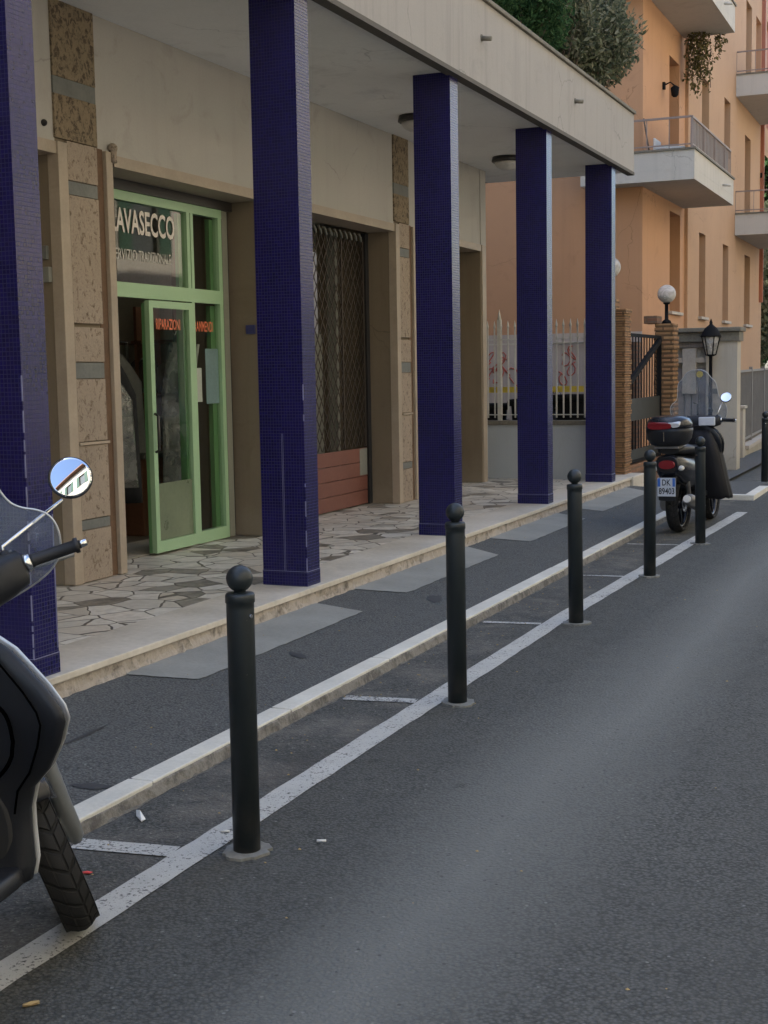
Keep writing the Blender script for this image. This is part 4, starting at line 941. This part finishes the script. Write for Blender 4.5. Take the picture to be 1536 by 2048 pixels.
# unseen rear block, added to keep the sun off the street, and the sunlit house across the street
rb = empty('shade_block', (-12, 5, 0), 'unseen tall cream block added behind the arcade terrace to shade the street', 'building')
MB().box(-20, -9, -40, 21.6, 0, 14.6).build('wall', 'cream', rb)
oh = empty('cream_house', (11, -5, 0), 'cream house with green shutters across the street, seen in the scooter mirror', 'building')
hl = []
for z in (1.0, 4.4, 7.6, 10.6):
    for j in range(24): hl.append((-38+j*3.1, -38+j*3.1+1.15, z+.1, z+1.9))
mo = MB(); X0 = 6.2
for q in [1]:
    ys = [-40]+[v for h in sorted(set((a, b) for a, b, _, _ in hl)) for v in h]+[40]; zs = [0, 1.1, 2.9, 4.5, 6.3, 7.7, 9.5, 10.7, 12.5, 13.6]
    for a, b in zip(ys[:-1], ys[1:]):
        for c, d in zip(zs[:-1], zs[1:]):
            if not any(abs(h[0]-a) < .01 and abs(h[1]-b) < .01 and abs(h[2]-c) < .01 for h in hl): mo.poly([(X0, a, c), (X0, b, c), (X0, b, d), (X0, a, d)])
mo.poly([(X0, -40, 0), (X0+10, -40, 0), (X0+10, -40, 13.6), (X0, -40, 13.6)]).poly([(X0, 40, 0), (X0+10, 40, 0), (X0+10, 40, 13.6), (X0, 40, 13.6)]).poly([(X0+10, -40, 0), (X0+10, 40, 0), (X0+10, 40, 13.6), (X0+10, -40, 13.6)])
mo.build('wall', 'creamfar', oh)
MB().box(X0-.6, X0+10.4, -40.5, 40.5, 13.6, 13.8).build('roof', 'brownfar', oh)
MB().box(X0-.18, X0-.001, -40, 40, 6.75, 7.15).box(X0-.12, X0-.001, -40, 40, 3.5, 3.7).build('cornice', 'brownfar', oh)
for (a, b, c, d) in hl:
    wn = MB().box(X0+.15, X0+.18, a, b, c, d).build('window', 'glass' if False else 'louvre', oh)
    MB().box(X0-.05, X0-.01, a-.55, a-.02, c, d).box(X0-.05, X0-.01, b+.02, b+.55, c, d).build('shutter', 'shutgreen', wn)
struct('far_pavement', MB().box(4.6, 6.2, -40, 60, -.02, .12), 'walk')

# ================================================================== BOLLARDS
def bollard(loc, lab, first=[None]):
    if first[0] is None:
        o = empty('bollard', (0, 0, 0), lab, 'bollard', 'black ball-top bollards along the parking line')
        MB().lathe((0, 0, 0), [(.0475, .0), (.0475, .85), (.0475, .872), (.0505, .874), (.0505, .898), (.047, .905), (.022, .908)], 32).build('post', 'bollard', o)
        MB().lathe((0, 0, 0), [(.022, .90), (.020, .915), (.028, .920)], 20).sphere((0, 0, .955), .0455, 28, 18).build('ball', 'bollard', o)
        rr = random.Random(2); ring = [(.078*(1+rr.uniform(-.12, .16))*math.cos(2*PI*k/26), .088*(1+rr.uniform(-.12, .16))*math.sin(2*PI*k/26)) for k in range(26)]
        MB().prism(ring, lambda a, b, t: (a, b, t), -.004, .010).build('collar', 'cement', o)
        MB().lathe((.046, -.012, .83), [(.007, 0), (.007, .004)], 10, (.94, -.34, 0)).build('bolt', 'chrome', o)
        first[0] = o
    else: o = copy_tree(first[0])
    o.location = loc; o['label'] = lab; LOC[o.name] = Vector(loc); return o
BP = [(-2.233, 3.975, 'nearest black ball-top bollard in front of the second blue column'), (-2.262, 6.19, 'second black bollard from the front, before the third blue column'),
      (-2.255, 8.42, 'third black bollard from the front, before the fifth blue column'), (-2.225, 10.53, 'fourth black bollard, just left of the far scooter'),
      (-2.195, 12.62, 'fifth black bollard, standing in front of the far scooter'), (-2.52, 19.6, 'dark bollard cut off by the right edge of the picture')]
rz = [0, .8, 2.1, 3.0, 4.4, 5.2]
for (x, y, lab), a in zip(BP, rz):
    o = bollard((x, y, 0), lab); o.rotation_euler = (R([0, .5, -.4, .6, -.5, .3][int(a*1.3) % 6]), R([0, -.4, .6, .3, -.6, .5][int(a*1.3) % 6]), a)

# ================================================================== SCOOTERS
def tread_wheel(c, Rr, wd, ax, parent_, lab='wheel', M=None, name='wheel'):
    """c centre, ax axle direction; tyre ring, rim with spokes, disc"""
    c = Vector(c); ax = Vector(ax).normalized(); f = Vector((0, 1, 0)); f = (f-ax*f.dot(ax)).normalized(); u = ax.cross(f)
    prof = [(-.50, .70), (-.56, .78), (-.55, .86), (-.42, .945), (-.22, .985), (0, 1), (.22, .985), (.42, .945), (.55, .86), (.56, .78), (.50, .70), (0, .68)]
    ring = []; n = 72
    for i in range(n):
        a = 2*PI*i/n; d = f*math.cos(a)+u*math.sin(a)
        ring.append([c+d*(Rr*pr if pr > .9 else Rr-(1-pr)*wd*1.25)+ax*(wd*px_*.9) for px_, pr in prof])
    m = MB().loft(ring, loop=True); 
    m2 = MB(); rr_ = Rr-wd*.42
    ring = []
    for i in range(40):
        a = 2*PI*i/40; d = f*math.cos(a)+u*math.sin(a); ring.append([c+d*(rr_)+ax*(wd*.36), c+d*(rr_-.025)+ax*(wd*.30), c+d*(rr_-.025)-ax*(wd*.30), c+d*(rr_)-ax*(wd*.36)])
    m2.loft(ring, loop=True)
    for i in range(5):
        a = 2*PI*i/5; d = f*math.cos(a)+u*math.sin(a); t = ax.cross(d); m2.obox(c+d*(rr_-.01)*.5, d, t, ax, rr_*.5, .018, .016)
    m2.lathe(c-ax*.04, [(.05, 0), (.05, .08)], 20, ax)
    m3 = MB().lathe(c+ax*(wd*.5), [(.03, 0), (.085, .0), (.085, .004), (.03, .004)], 28, ax)
    if M: m.xf(M); m2.xf(M); m3.xf(M)
    w_ = m.build(name, 'tyre', parent_); m2.build('rim', 'blackgloss', w_); m3.build('brake_disc', 'chrome', w_); return w_
def ell(cx, cy, cz, a, b, n=20, ex=2.4, plane='xz'):
    out = []
    for k in range(n):
        t = 2*PI*k/n; ca, sa = math.cos(t), math.sin(t); p = math.copysign(abs(ca)**(2/ex), ca)*a; q = math.copysign(abs(sa)**(2/ex), sa)*b
        out.append((cx+p, cy, cz+q) if plane == 'xz' else (cx+p, cy+q, cz))
    return out
def scooter(loc, heading, lean, steer, lab, opt):
    o = empty('scooter', loc, lab, 'motor scooter', opt.get('group'), base=(0, 0, 0)); LOC[o.name] = Vector((0, 0, 0))
    o.rotation_euler = (Matrix.Rotation(heading, 3, 'Z') @ Matrix.Rotation(lean, 3, 'Y')).to_euler()
    WB = opt.get('wb', 1.33); RF = .305; RR = .285
    rake = R(26); top = Vector((0, WB-.06-.80*math.tan(rake), 1.10)); bot = Vector((0, WB-.06, .30)); sax = (top-bot).normalized()
    M = Matrix.Translation(bot) @ Matrix.Rotation(steer, 4, sax) @ Matrix.Translation(-bot)
    nb = opt.get('near', False)
    body = 'blackgloss'
    tread_wheel((0, WB, RF), RF, .105, (1, 0, 0), o, M=M, name='front_wheel'); tread_wheel((0, 0, RR), RR, .12, (1, 0, 0), o, name='rear_wheel')
    fk = MB()
    for s in (-1, 1):
        fk.loft([[(s*.082+.030*math.cos(t)*k2, y_+.040*math.sin(t)*k2, z_) for t in [2*PI*k/14 for k in range(14)]] for (y_, z_, k2) in ((WB-.215, .68, .85), (WB-.15, .55, 1.1), (WB-.07, .38, .95), (WB-.035, .30, .95), (WB-.005, .255, .85), (WB+.01, .235, .45))])
    fk.xf(M).build('fork', opt.get('fork', 'forkgrey'), o)
    # front mudguard hugging the tyre
    mg = MB(); rings = []
    for i in range(15):
        a = R(20+i*9.5); c = Vector((0, WB, RF)); d = Vector((0, math.cos(a), math.sin(a))); rr_ = RF+.028
        rings.append([c+d*(rr_-.035)+Vector((-.072, 0, 0)), c+d*rr_+Vector((-.060, 0, 0)), c+d*(rr_+.012), c+d*rr_+Vector((.060, 0, 0)), c+d*(rr_-.035)+Vector((.072, 0, 0)), c+d*(rr_-.006)+Vector((.05, 0, 0)), c+d*(rr_+.004), c+d*(rr_-.006)-Vector((.05, 0, 0))])
    mg.loft(rings).xf(M).build('front_mudguard', opt.get('guard', 'blackgloss'), o)
    # leg shield: black inner panel, painted outer shell
    def shell(zs, off, t, curl):
        rings = []
        for (z, w_, yc) in zs:
            rg = []; n = 28
            for k in range(n):
                a = 2*PI*k/n; ca, sa = math.cos(a), math.sin(a); xx = math.copysign(abs(ca)**.75, ca)*(w_); yy = math.copysign(abs(sa)**.9, sa)*t
                rg.append((xx, yc+off+yy-curl*(abs(xx)/.25)**2.2, z))
            rings.append(rg)
        return MB().loft(rings)
    yb = WB-.40
    zs = [(.30, .08, yb-.03), (.315, .125, yb-.02), (.36, .138, yb-.01), (.44, .138, yb), (.50, .145, yb), (.56, .17, yb), (.61, .232, yb-.005), (.68, .285, yb-.01), (.74, .320, yb-.02), (.775, .315, yb-.025), (.83, .275, yb-.03), (.93, .195, yb-.05), (1.0, .11, yb-.07), (1.02, .04, yb-.075)] if nb else [(.36, .135, yb-.02), (.42, .150, yb-.0), (.52, .155, yb), (.60, .172, yb), (.68, .215, yb-.005), (.76, .243, yb-.015), (.83, .252, yb-.03), (.88, .247, yb-.04), (.93, .222, yb-.05), (.98, .178, yb-.065), (1.02, .12, yb-.08), (1.035, .05, yb-.085)]
    shl = shell(zs, 0, .045, .05).build('leg_shield', 'black', o)
    zo = [(z+.006, w_+.012, yc) for z, w_, yc in zs]
    (shell([(z, w_-.008, yc) for z, w_, yc in zo], .028, .012, .05) if nb else shell(zo, .055, .035, .05)).build('front_shell', opt.get('shell', 'silver'), o)
    nose = MB().loft([ell(0, yb+.06, .68, .15, .20), ell(0, yb+.13, .68, .13, .18), ell(0, yb+.19, .68, .09, .13), ell(0, yb+.21, .68, .05, .08)]); nose.build('nose', body, o)
    # glovebox seam
    gb = []
    for k in range(41):
        a = 2*PI*k/40; ca, sa = math.cos(a), math.sin(a); x_ = math.copysign(abs(ca)**.55, ca)*(.165 if sa > 0 else .10+.065*(1+sa)); z_ = .70+math.copysign(abs(sa)**.6, sa)*.115
        gb.append((x_, yb-.03-.045-.05*(abs(x_)/.25)**2.2, z_))
    MB().tube(gb, .0055, 6).build('glovebox_seam', 'seam', shl)
    if nb:
        for s in (-1, 1): MB().tube([(s*w_*.80, yc-.043-.05*(w_*.8/.25)**2.2, z) for z, w_, yc in zs[4:-2]], .003, 6).build('edge_seam', 'seam', shl)
        for s in (-1, 1): MB().lathe((s*.07, yb-.052, .60), [(.009, 0), (.009, .004), (.004, .006)], 12, (0, -1, 0)).build('screw', 'forkgrey', shl)
    MB().loft([ell(0, yb-.052, .47, .09, .11), ell(0, yb-.030, .47, .11, .13)]).build('lower_recess', 'rubber', shl)
    # footboard with trim
    fl = MB().loft([ell(0, yb+.03, .335, .115, .030, 20, 5), ell(0, yb-.08, .33, .11, .03, 20, 5), ell(0, yb-.2, .335, .11, .03, 20, 5), ell(0, yb-.40, .325, .12, .04, 20, 5), ell(0, yb-.55, .35, .17, .06, 20, 5)]); fl.build('footboard', 'black', o)
    # body, seat, tail
    MB().loft([ell(0, yb-.52, .56, .13, .20, 22), ell(0, .28, .58, .16, .20, 22), ell(0, .05, .60, .17, .18, 22), ell(0, -.2, .65, .155, .15, 22), ell(0, -.36, .69, .13, .11, 22), ell(0, -.40, .70, .10, .08, 22)]).build('rear_body', body, o)
    MB().loft([ell(0, .56, .76, .09, .03), ell(0, .48, .80, .14, .05), ell(0, .2, .80, .165, .05), ell(0, .02, .83, .165, .055), ell(0, -.25, .84, .14, .05), ell(0, -.34, .83, .10, .03)]).build('seat', 'black', o)
    tl = MB().loft([ell(0, -.385, .70, .085, .045), ell(0, -.43, .70, .075, .04)]).build('tail_light', 'redlens', o)
    for s in (-1, 1): MB().sphere((s*.125, -.36, .665), .036, 14, 10, (1, .8, .75)).build('indicator', 'clearlens', o)
    MB().loft([ell(0, -.18, .62, .075, .02, 14), ell(0, -.34, .58, .08, .018, 14), ell(0, -.40, .45, .085, .014, 14), ell(0, -.405, .36, .085, .012, 14)]).build('rear_mudguard', 'black', o)
    ex = MB().tube([(.16, .30, .24), (.165, .12, .26), (.17, -.20, .34), (.17, -.30, .36)], [.035, .062, .062, .045], 14); exo = ex.build('exhaust', 'greypipe', o)
    MB().tube([(.17, -.29, .355), (.17, -.325, .365)], .036, 14).build('end_cap', 'clearlens', exo)
    MB().loft([ell(-.12, .35, .30, .06, .10), ell(-.12, .1, .30, .07, .11), ell(-.12, -.08, .29, .05, .07)]).build('engine', 'greypipe', o)
    for s in (-1, 1): MB().tube([(s*.11, .0, .32), (s*.115, -.12, .66)], .022, 10).build('shock_absorber', 'greypipe', o)
    MB().tube([(-.13, .45, .30), (-.22, .50, .02)], .012, 8).build('side_stand', 'greypipe', o)
    if opt.get('plate'):
        p = MB().box(-.088, .088, -.428, -.424, .395, .575).build('number_plate', 'platew', o)
        MB().box(-.085, -.060, -.431, -.4285, .49, .572).box(.060, .085, -.431, -.4285, .49, .572).build('blue_band', 'plateb', p)
        for t_, zz, hh, w0 in (('DK', .500, .060, .085), ('89403', .415, .062, .155)):
            t = text_mesh(t_, 1.0, 0, .02); xs = [v[0] for v in t.v]; ys = [v[1] for v in t.v]; sx = w0/(max(xs)-min(xs)); sz = hh/(max(ys)-min(ys))
            t.v = [((v[0]-min(xs))*sx-w0/2, -.4295, zz+(v[1]-min(ys))*sz) for v in t.v]; t.build('plate_digits', 'ink', p)
    # handlebar with cowl, grips, mirrors, screen
    hb = MB().tube([(-.34, top.y-.03, 1.075), (-.2, top.y-.01, 1.085), (0, top.y+.03, 1.06), (.2, top.y-.01, 1.085), (.34, top.y-.03, 1.075)], .014, 10).xf(M); hbo = hb.build('handlebar', 'chrome', o)
    cw = MB().loft([ell(-.205, 0, 0, .045, .04, 18), ell(-.15, 0, 0, .05, .055, 18), ell(0, 0, 0, .075, .075, 18), ell(.15, 0, 0, .05, .055, 18), ell(.205, 0, 0, .045, .04, 18)])
    rings = []
    for xx, a, b, dz, dy in ((-.232, .030, .030, .0, -.0), (-.225, .045, .048, 0, 0), (-.18, .058, .058, -.005, 0), (-.08, .085, .07, -.015, .02), (0, .09, .078, -.02, .03), (.08, .085, .07, -.015, .02), (.18, .058, .058, -.005, 0), (.225, .045, .048, 0, 0), (.232, .030, .030, .0, 0)):
        rings.append([(xx, top.y+dy+a*math.copysign(abs(math.cos(t))**.7, math.cos(t)), 1.075+dz+b*math.copysign(abs(math.sin(t))**.7, math.sin(t))) for t in [2*PI*k/20 for k in range(20)]])
    MB().loft(rings).xf(M).build('handlebar_cowl', 'black', hbo)
    for s in (-1, 1): MB().tube([(s*.12, top.y+.04, 1.03), (s*.11, top.y+.07, .98), (s*.06, top.y+.09, .92), (s*.03, top.y+.10, .86)], .0045, 6).build('cable', 'rubber', hbo)
    for s in (-1, 1):
        MB().tube([(s*.25, top.y-.016, 1.081), (s*.26, top.y-.017, 1.081), (s*.365, top.y-.034, 1.074), (s*.368, top.y-.034, 1.074), (s*.378, top.y-.035, 1.073)], [.019, .0165, .0165, .021, .021], 16).xf(M).build('grip', 'grip', hbo)
        MB().tube([(s*.378, top.y-.035, 1.073), (s*.40, top.y-.038, 1.072)], [.012, .009], 12).xf(M).build('bar_end', 'chrome', hbo)
        MB().tube([(s*.232, top.y-.014, 1.082), (s*.250, top.y-.016, 1.082)], [.026, .022], 14).xf(M).build('switch_collar', 'chrome', hbo)
        MB().tube([(s*.22, top.y+.03, 1.06), (s*.26, top.y+.085, 1.06), (s*.37, top.y+.075, 1.05)], [.008, .007, .006], 8).xf(M).build('brake_lever', 'forkgrey', hbo)
        if opt.get('one') and s < 0: continue
        mc_ = Vector(opt.get('mirror', (.34, -.02, 1.26))); mc_ = Vector((s*mc_.x, top.y+mc_.y, mc_.z)); mr_ = opt.get('mr', .058)
        MB().tube([(s*.195, top.y+.0, 1.11), (s*.198, top.y+.0, 1.145), (s*(mc_.x*s-.042), mc_.y+.015, mc_.z-.046)], .0055, 10).xf(M).build('mirror_stem', 'chrome', hbo)
        MB().lathe((s*.195, top.y, 1.10), [(.016, 0), (.014, .03), (.008, .035)], 12).xf(M).build('mirror_clamp', 'black', hbo)
        nrm = Vector(opt.get('mn', (0, -1, .18))).normalized(); nrm.x *= s
        sh_ = MB().lathe(mc_-nrm*.018, [(.01, 0), (mr_*.7, .004), (mr_, .013), (mr_*1.03, .02), (mr_*.97, .0205)], 32, nrm).xf(M).build('mirror_shell', 'black', hbo)
        Rc = opt.get('rc', 1.3); pr = [(mr_*.97*k/10, .0225+math.sqrt(Rc*Rc-(mr_*.97*k/10)**2)-Rc+.0025) for k in range(10, -1, -1)]
        MB().lathe(mc_-nrm*.018, pr, 48, nrm).xf(M).build('mirror_glass', 'mirror', sh_)
    sc_pts = opt['screen']          # half outline (x,z) from bottom centre up to the top centre
    for _ in range(2):        # Chaikin smoothing of the outline
        q_ = [sc_pts[0]]
        for (a0, a1), (b0, b1) in zip(sc_pts[:-1], sc_pts[1:]): q_ += [(a0*.75+b0*.25, a1*.75+b1*.25), (a0*.25+b0*.75, a1*.25+b1*.75)]
        sc_pts = q_+[sc_pts[-1]]
    full = [(x_, z_) for x_, z_ in sc_pts]+[(-x_, z_) for x_, z_ in reversed(sc_pts)]
    cx_, cz_ = 0, sum(z_ for _, z_ in full)/len(full)
    def scr(x_, z_, off=0): return (x_, top.y+.13-(z_-1.05)*.30-.9*x_*x_+off, z_)
    m = MB(); rings = []
    for t in (1, .75, .5, .25, .02): rings.append([scr(cx_+(x_-cx_)*t, cz_+(z_-cz_)*t) for x_, z_ in full])
    m.loft(rings, caps=False).xf(M); scn = m.build('windscreen', 'screen', o)
    MB().tube([scr(x_, z_) for x_, z_ in full]+[scr(*full[0])], .0028, 6).xf(M).build('screen_edge_highlight', 'silver', scn)  # pale tube draws the bright highlight along the rim of the screen
    MB().tube([scr(-.22, 1.09, -.012), scr(.22, 1.12, -.012)], .008, 8).xf(M).build('screen_bracket', 'forkgrey', scn)
    MB().sphere((0, top.y+.10, 1.03), .07, 18, 12, (1.2, .7, 1)).xf(M).build('headlight', 'clearlens', o)
    if opt.get('box'):
        def lid(z0, z1, f0, f1): return [ell(0, -.30, 0, .01, .01)]
        rings = []
        for z, a, b in ((.88, .13, .12), (.895, .17, .16), (.95, .205, .185), (1.02, .218, .195), (1.05, .218, .195)): rings.append(ell(0, -.30, z, a, b, 28, 3, 'xy'))
        bx = MB().loft(rings).build('top_case', 'black', o)
        rings = []
        for z, a, b in ((1.052, .219, .196), (1.10, .213, .19), (1.14, .19, .168), (1.165, .14, .125), (1.175, .07, .06)): rings.append(ell(0, -.30, z, a, b, 28, 3, 'xy'))
        MB().loft(rings).build('lid', 'blackgloss', bx)
        MB().loft([ell(-.045, -.497, 1.075, .115, .030, 20, 3), ell(-.045, -.455, 1.088, .13, .042, 20, 3)]).build('reflector', 'redlens', bx)
        MB().loft([ell(.06, -.491, 1.082, .09, .022, 20, 3), ell(.06, -.42, 1.12, .10, .03, 20, 3)]).build('lid_trim', 'silver', bx)
        MB().box(-.005, .005, -.505, -.49, .93, 1.02).build('latch', 'chrome', bx)
        MB().box(-.12, .12, -.42, -.1, .855, .878, .005).build('carrier', 'greypipe', o)
    if opt.get('apron'):
        rings = []
        for z, a, y_, b, cx in ((.27, .19, yb+.0, .11, .13), (.30, .20, yb+.0, .13, .125), (.5, .195, yb-.02, .13, .09), (.7, .185, yb-.05, .13, .065), (.84, .17, yb-.07, .12, .045), (.94, .13, yb-.07, .10, .03), (1.0, .07, yb-.05, .05, .02)):
            rings.append([(p[0]+.012*math.sin(9*i), p[1]+.012*math.cos(7*i), p[2]+.01*math.sin(5*i)) for i, p in enumerate(ell(cx, y_, z, a, b, 26, 3.4, 'xy'))])
        MB().loft(rings).build('leg_cover', 'cloth', o)
        MB().box(.03, .20, top.y-.12, top.y-.09, 1.03, 1.12, .01).build('sticker_panel', 'platew', o)
    return o
scr_near = [(.0, .98), (.15, 1.0), (.27, 1.02), (.33, 1.06), (.35, 1.12), (.345, 1.17), (.32, 1.20), (.28, 1.222), (.255, 1.255), (.245, 1.32), (.23, 1.40), (.18, 1.43), (.13, 1.49), (.06, 1.515)]
s1 = scooter((-2.088, 1.91, 0), R(14), R(-7), R(33), 'black scooter with scratched windscreen and round mirror cut off by the left edge', dict(near=True, screen=scr_near, mirror=(.435, .02, 1.245), mn=(-.02, -1, .30), rc=.7))
s2 = scooter((-2.56, 13.5, 0), R(-4.5), R(-1), R(2), 'black scooter with top case, number plate and leg cover near the bay end', dict(wb=1.25, screen=[(x*.85, z+.04+(z-1)*.1) for x, z in scr_near], plate=True, one=True, box=True, apron=True, mirror=(.29, -.0, 1.31), mn=(.05, -1, .65), shell='blackgloss', fork='blackgloss'))
s3 = scooter((-6.3, 19.1, .05), R(-80), R(-3), R(5), 'dark scooter standing in the yard behind the white railing', dict(wb=1.3, screen=[(x*.6, z*.85+.1) for x, z in scr_near], shell='blackgloss', fork='blackgloss'))

# ================================================================== SMALL LITTER
def scrap(name, x, y, s, rot, mat, lab, cat, z=.006, k=4, seed=1, thin=.45):
    rr = random.Random(seed); pts = [(s*math.cos(2*PI*i/k+.3)*rr.uniform(.7, 1.1), s*thin*math.sin(2*PI*i/k+.3)*rr.uniform(.7, 1.1)) for i in range(k)]
    c, sn = math.cos(rot), math.sin(rot); m = MB(); n = len(pts)
    b = m.add([(x+a*c-b_*sn, y+a*sn+b_*c, z+.004*rr.random()) for a, b_ in pts]+[(x, y, z+s*.25)])
    for i in range(n): m.face([b+i, b+(i+1) % n, b+n])
    b2 = m.add([(x+a*c-b_*sn, y+a*sn+b_*c, z-.0015) for a, b_ in pts])
    m.face([b2+i for i in range(n)][::-1])
    return m.build(name, mat, None, label=lab, category=cat, base=(x, y, z))
scrap('paper_scrap', -2.79, 4.16, .085, 2.3, 'paper', 'torn white paper scrap lying beside the kerb', 'litter', thin=.20, k=5)
scrap('wrapper', -2.63, 3.60, .026, .5, 'red', 'small red wrapper on the asphalt near the front wheel', 'litter', thin=.35, k=4)
scrap('dry_leaf', -2.21, 2.76, .028, .9, 'leafl', 'pale dry leaf on the road at the lower left corner', 'leaf', k=6, thin=.5)
for i, (x, y, lab) in enumerate([(-2.41, 4.10, 'cigarette butt on the asphalt left of the nearest bollard'), (-2.04, 4.13, 'cigarette butt on the road right of the nearest bollard')]):
    MB().tube([(x, y, .011), (x+.03, y+.012, .011)], .0045, 8).build('cigarette_butt', 'paper', None, label=lab, category='litter', group='cigarette butts by the nearest bollard', base=(x, y, .006))
gr = MB(); rr = random.Random(17)
for i in range(170):
    x, y = (rr.uniform(-2.85, -2.5), rr.uniform(3.3, 14)) if i < 90 else ((rr.uniform(-3.8, -3.0), rr.uniform(3.5, 15)) if i < 120 else (rr.uniform(-2.2, 1.2), rr.uniform(2.6, 12)))
    z = (.004 if x > XK else wz(x)+.003); s = rr.uniform(.003, .008)
    b = gr.add([(x-s, y, z), (x, y-s*.7, z), (x+s, y, z), (x, y+s*.8, z), (x, y, z+s*.7)])
    for k in range(4): gr.face([b+k, b+(k+1) % 4, b+4])
gr.build('grit', 'leafl', None, kind='stuff', label='scattered grit and crumbs of dry leaf on the asphalt', category='grit')
S.view_settings.use_curve_mapping = False
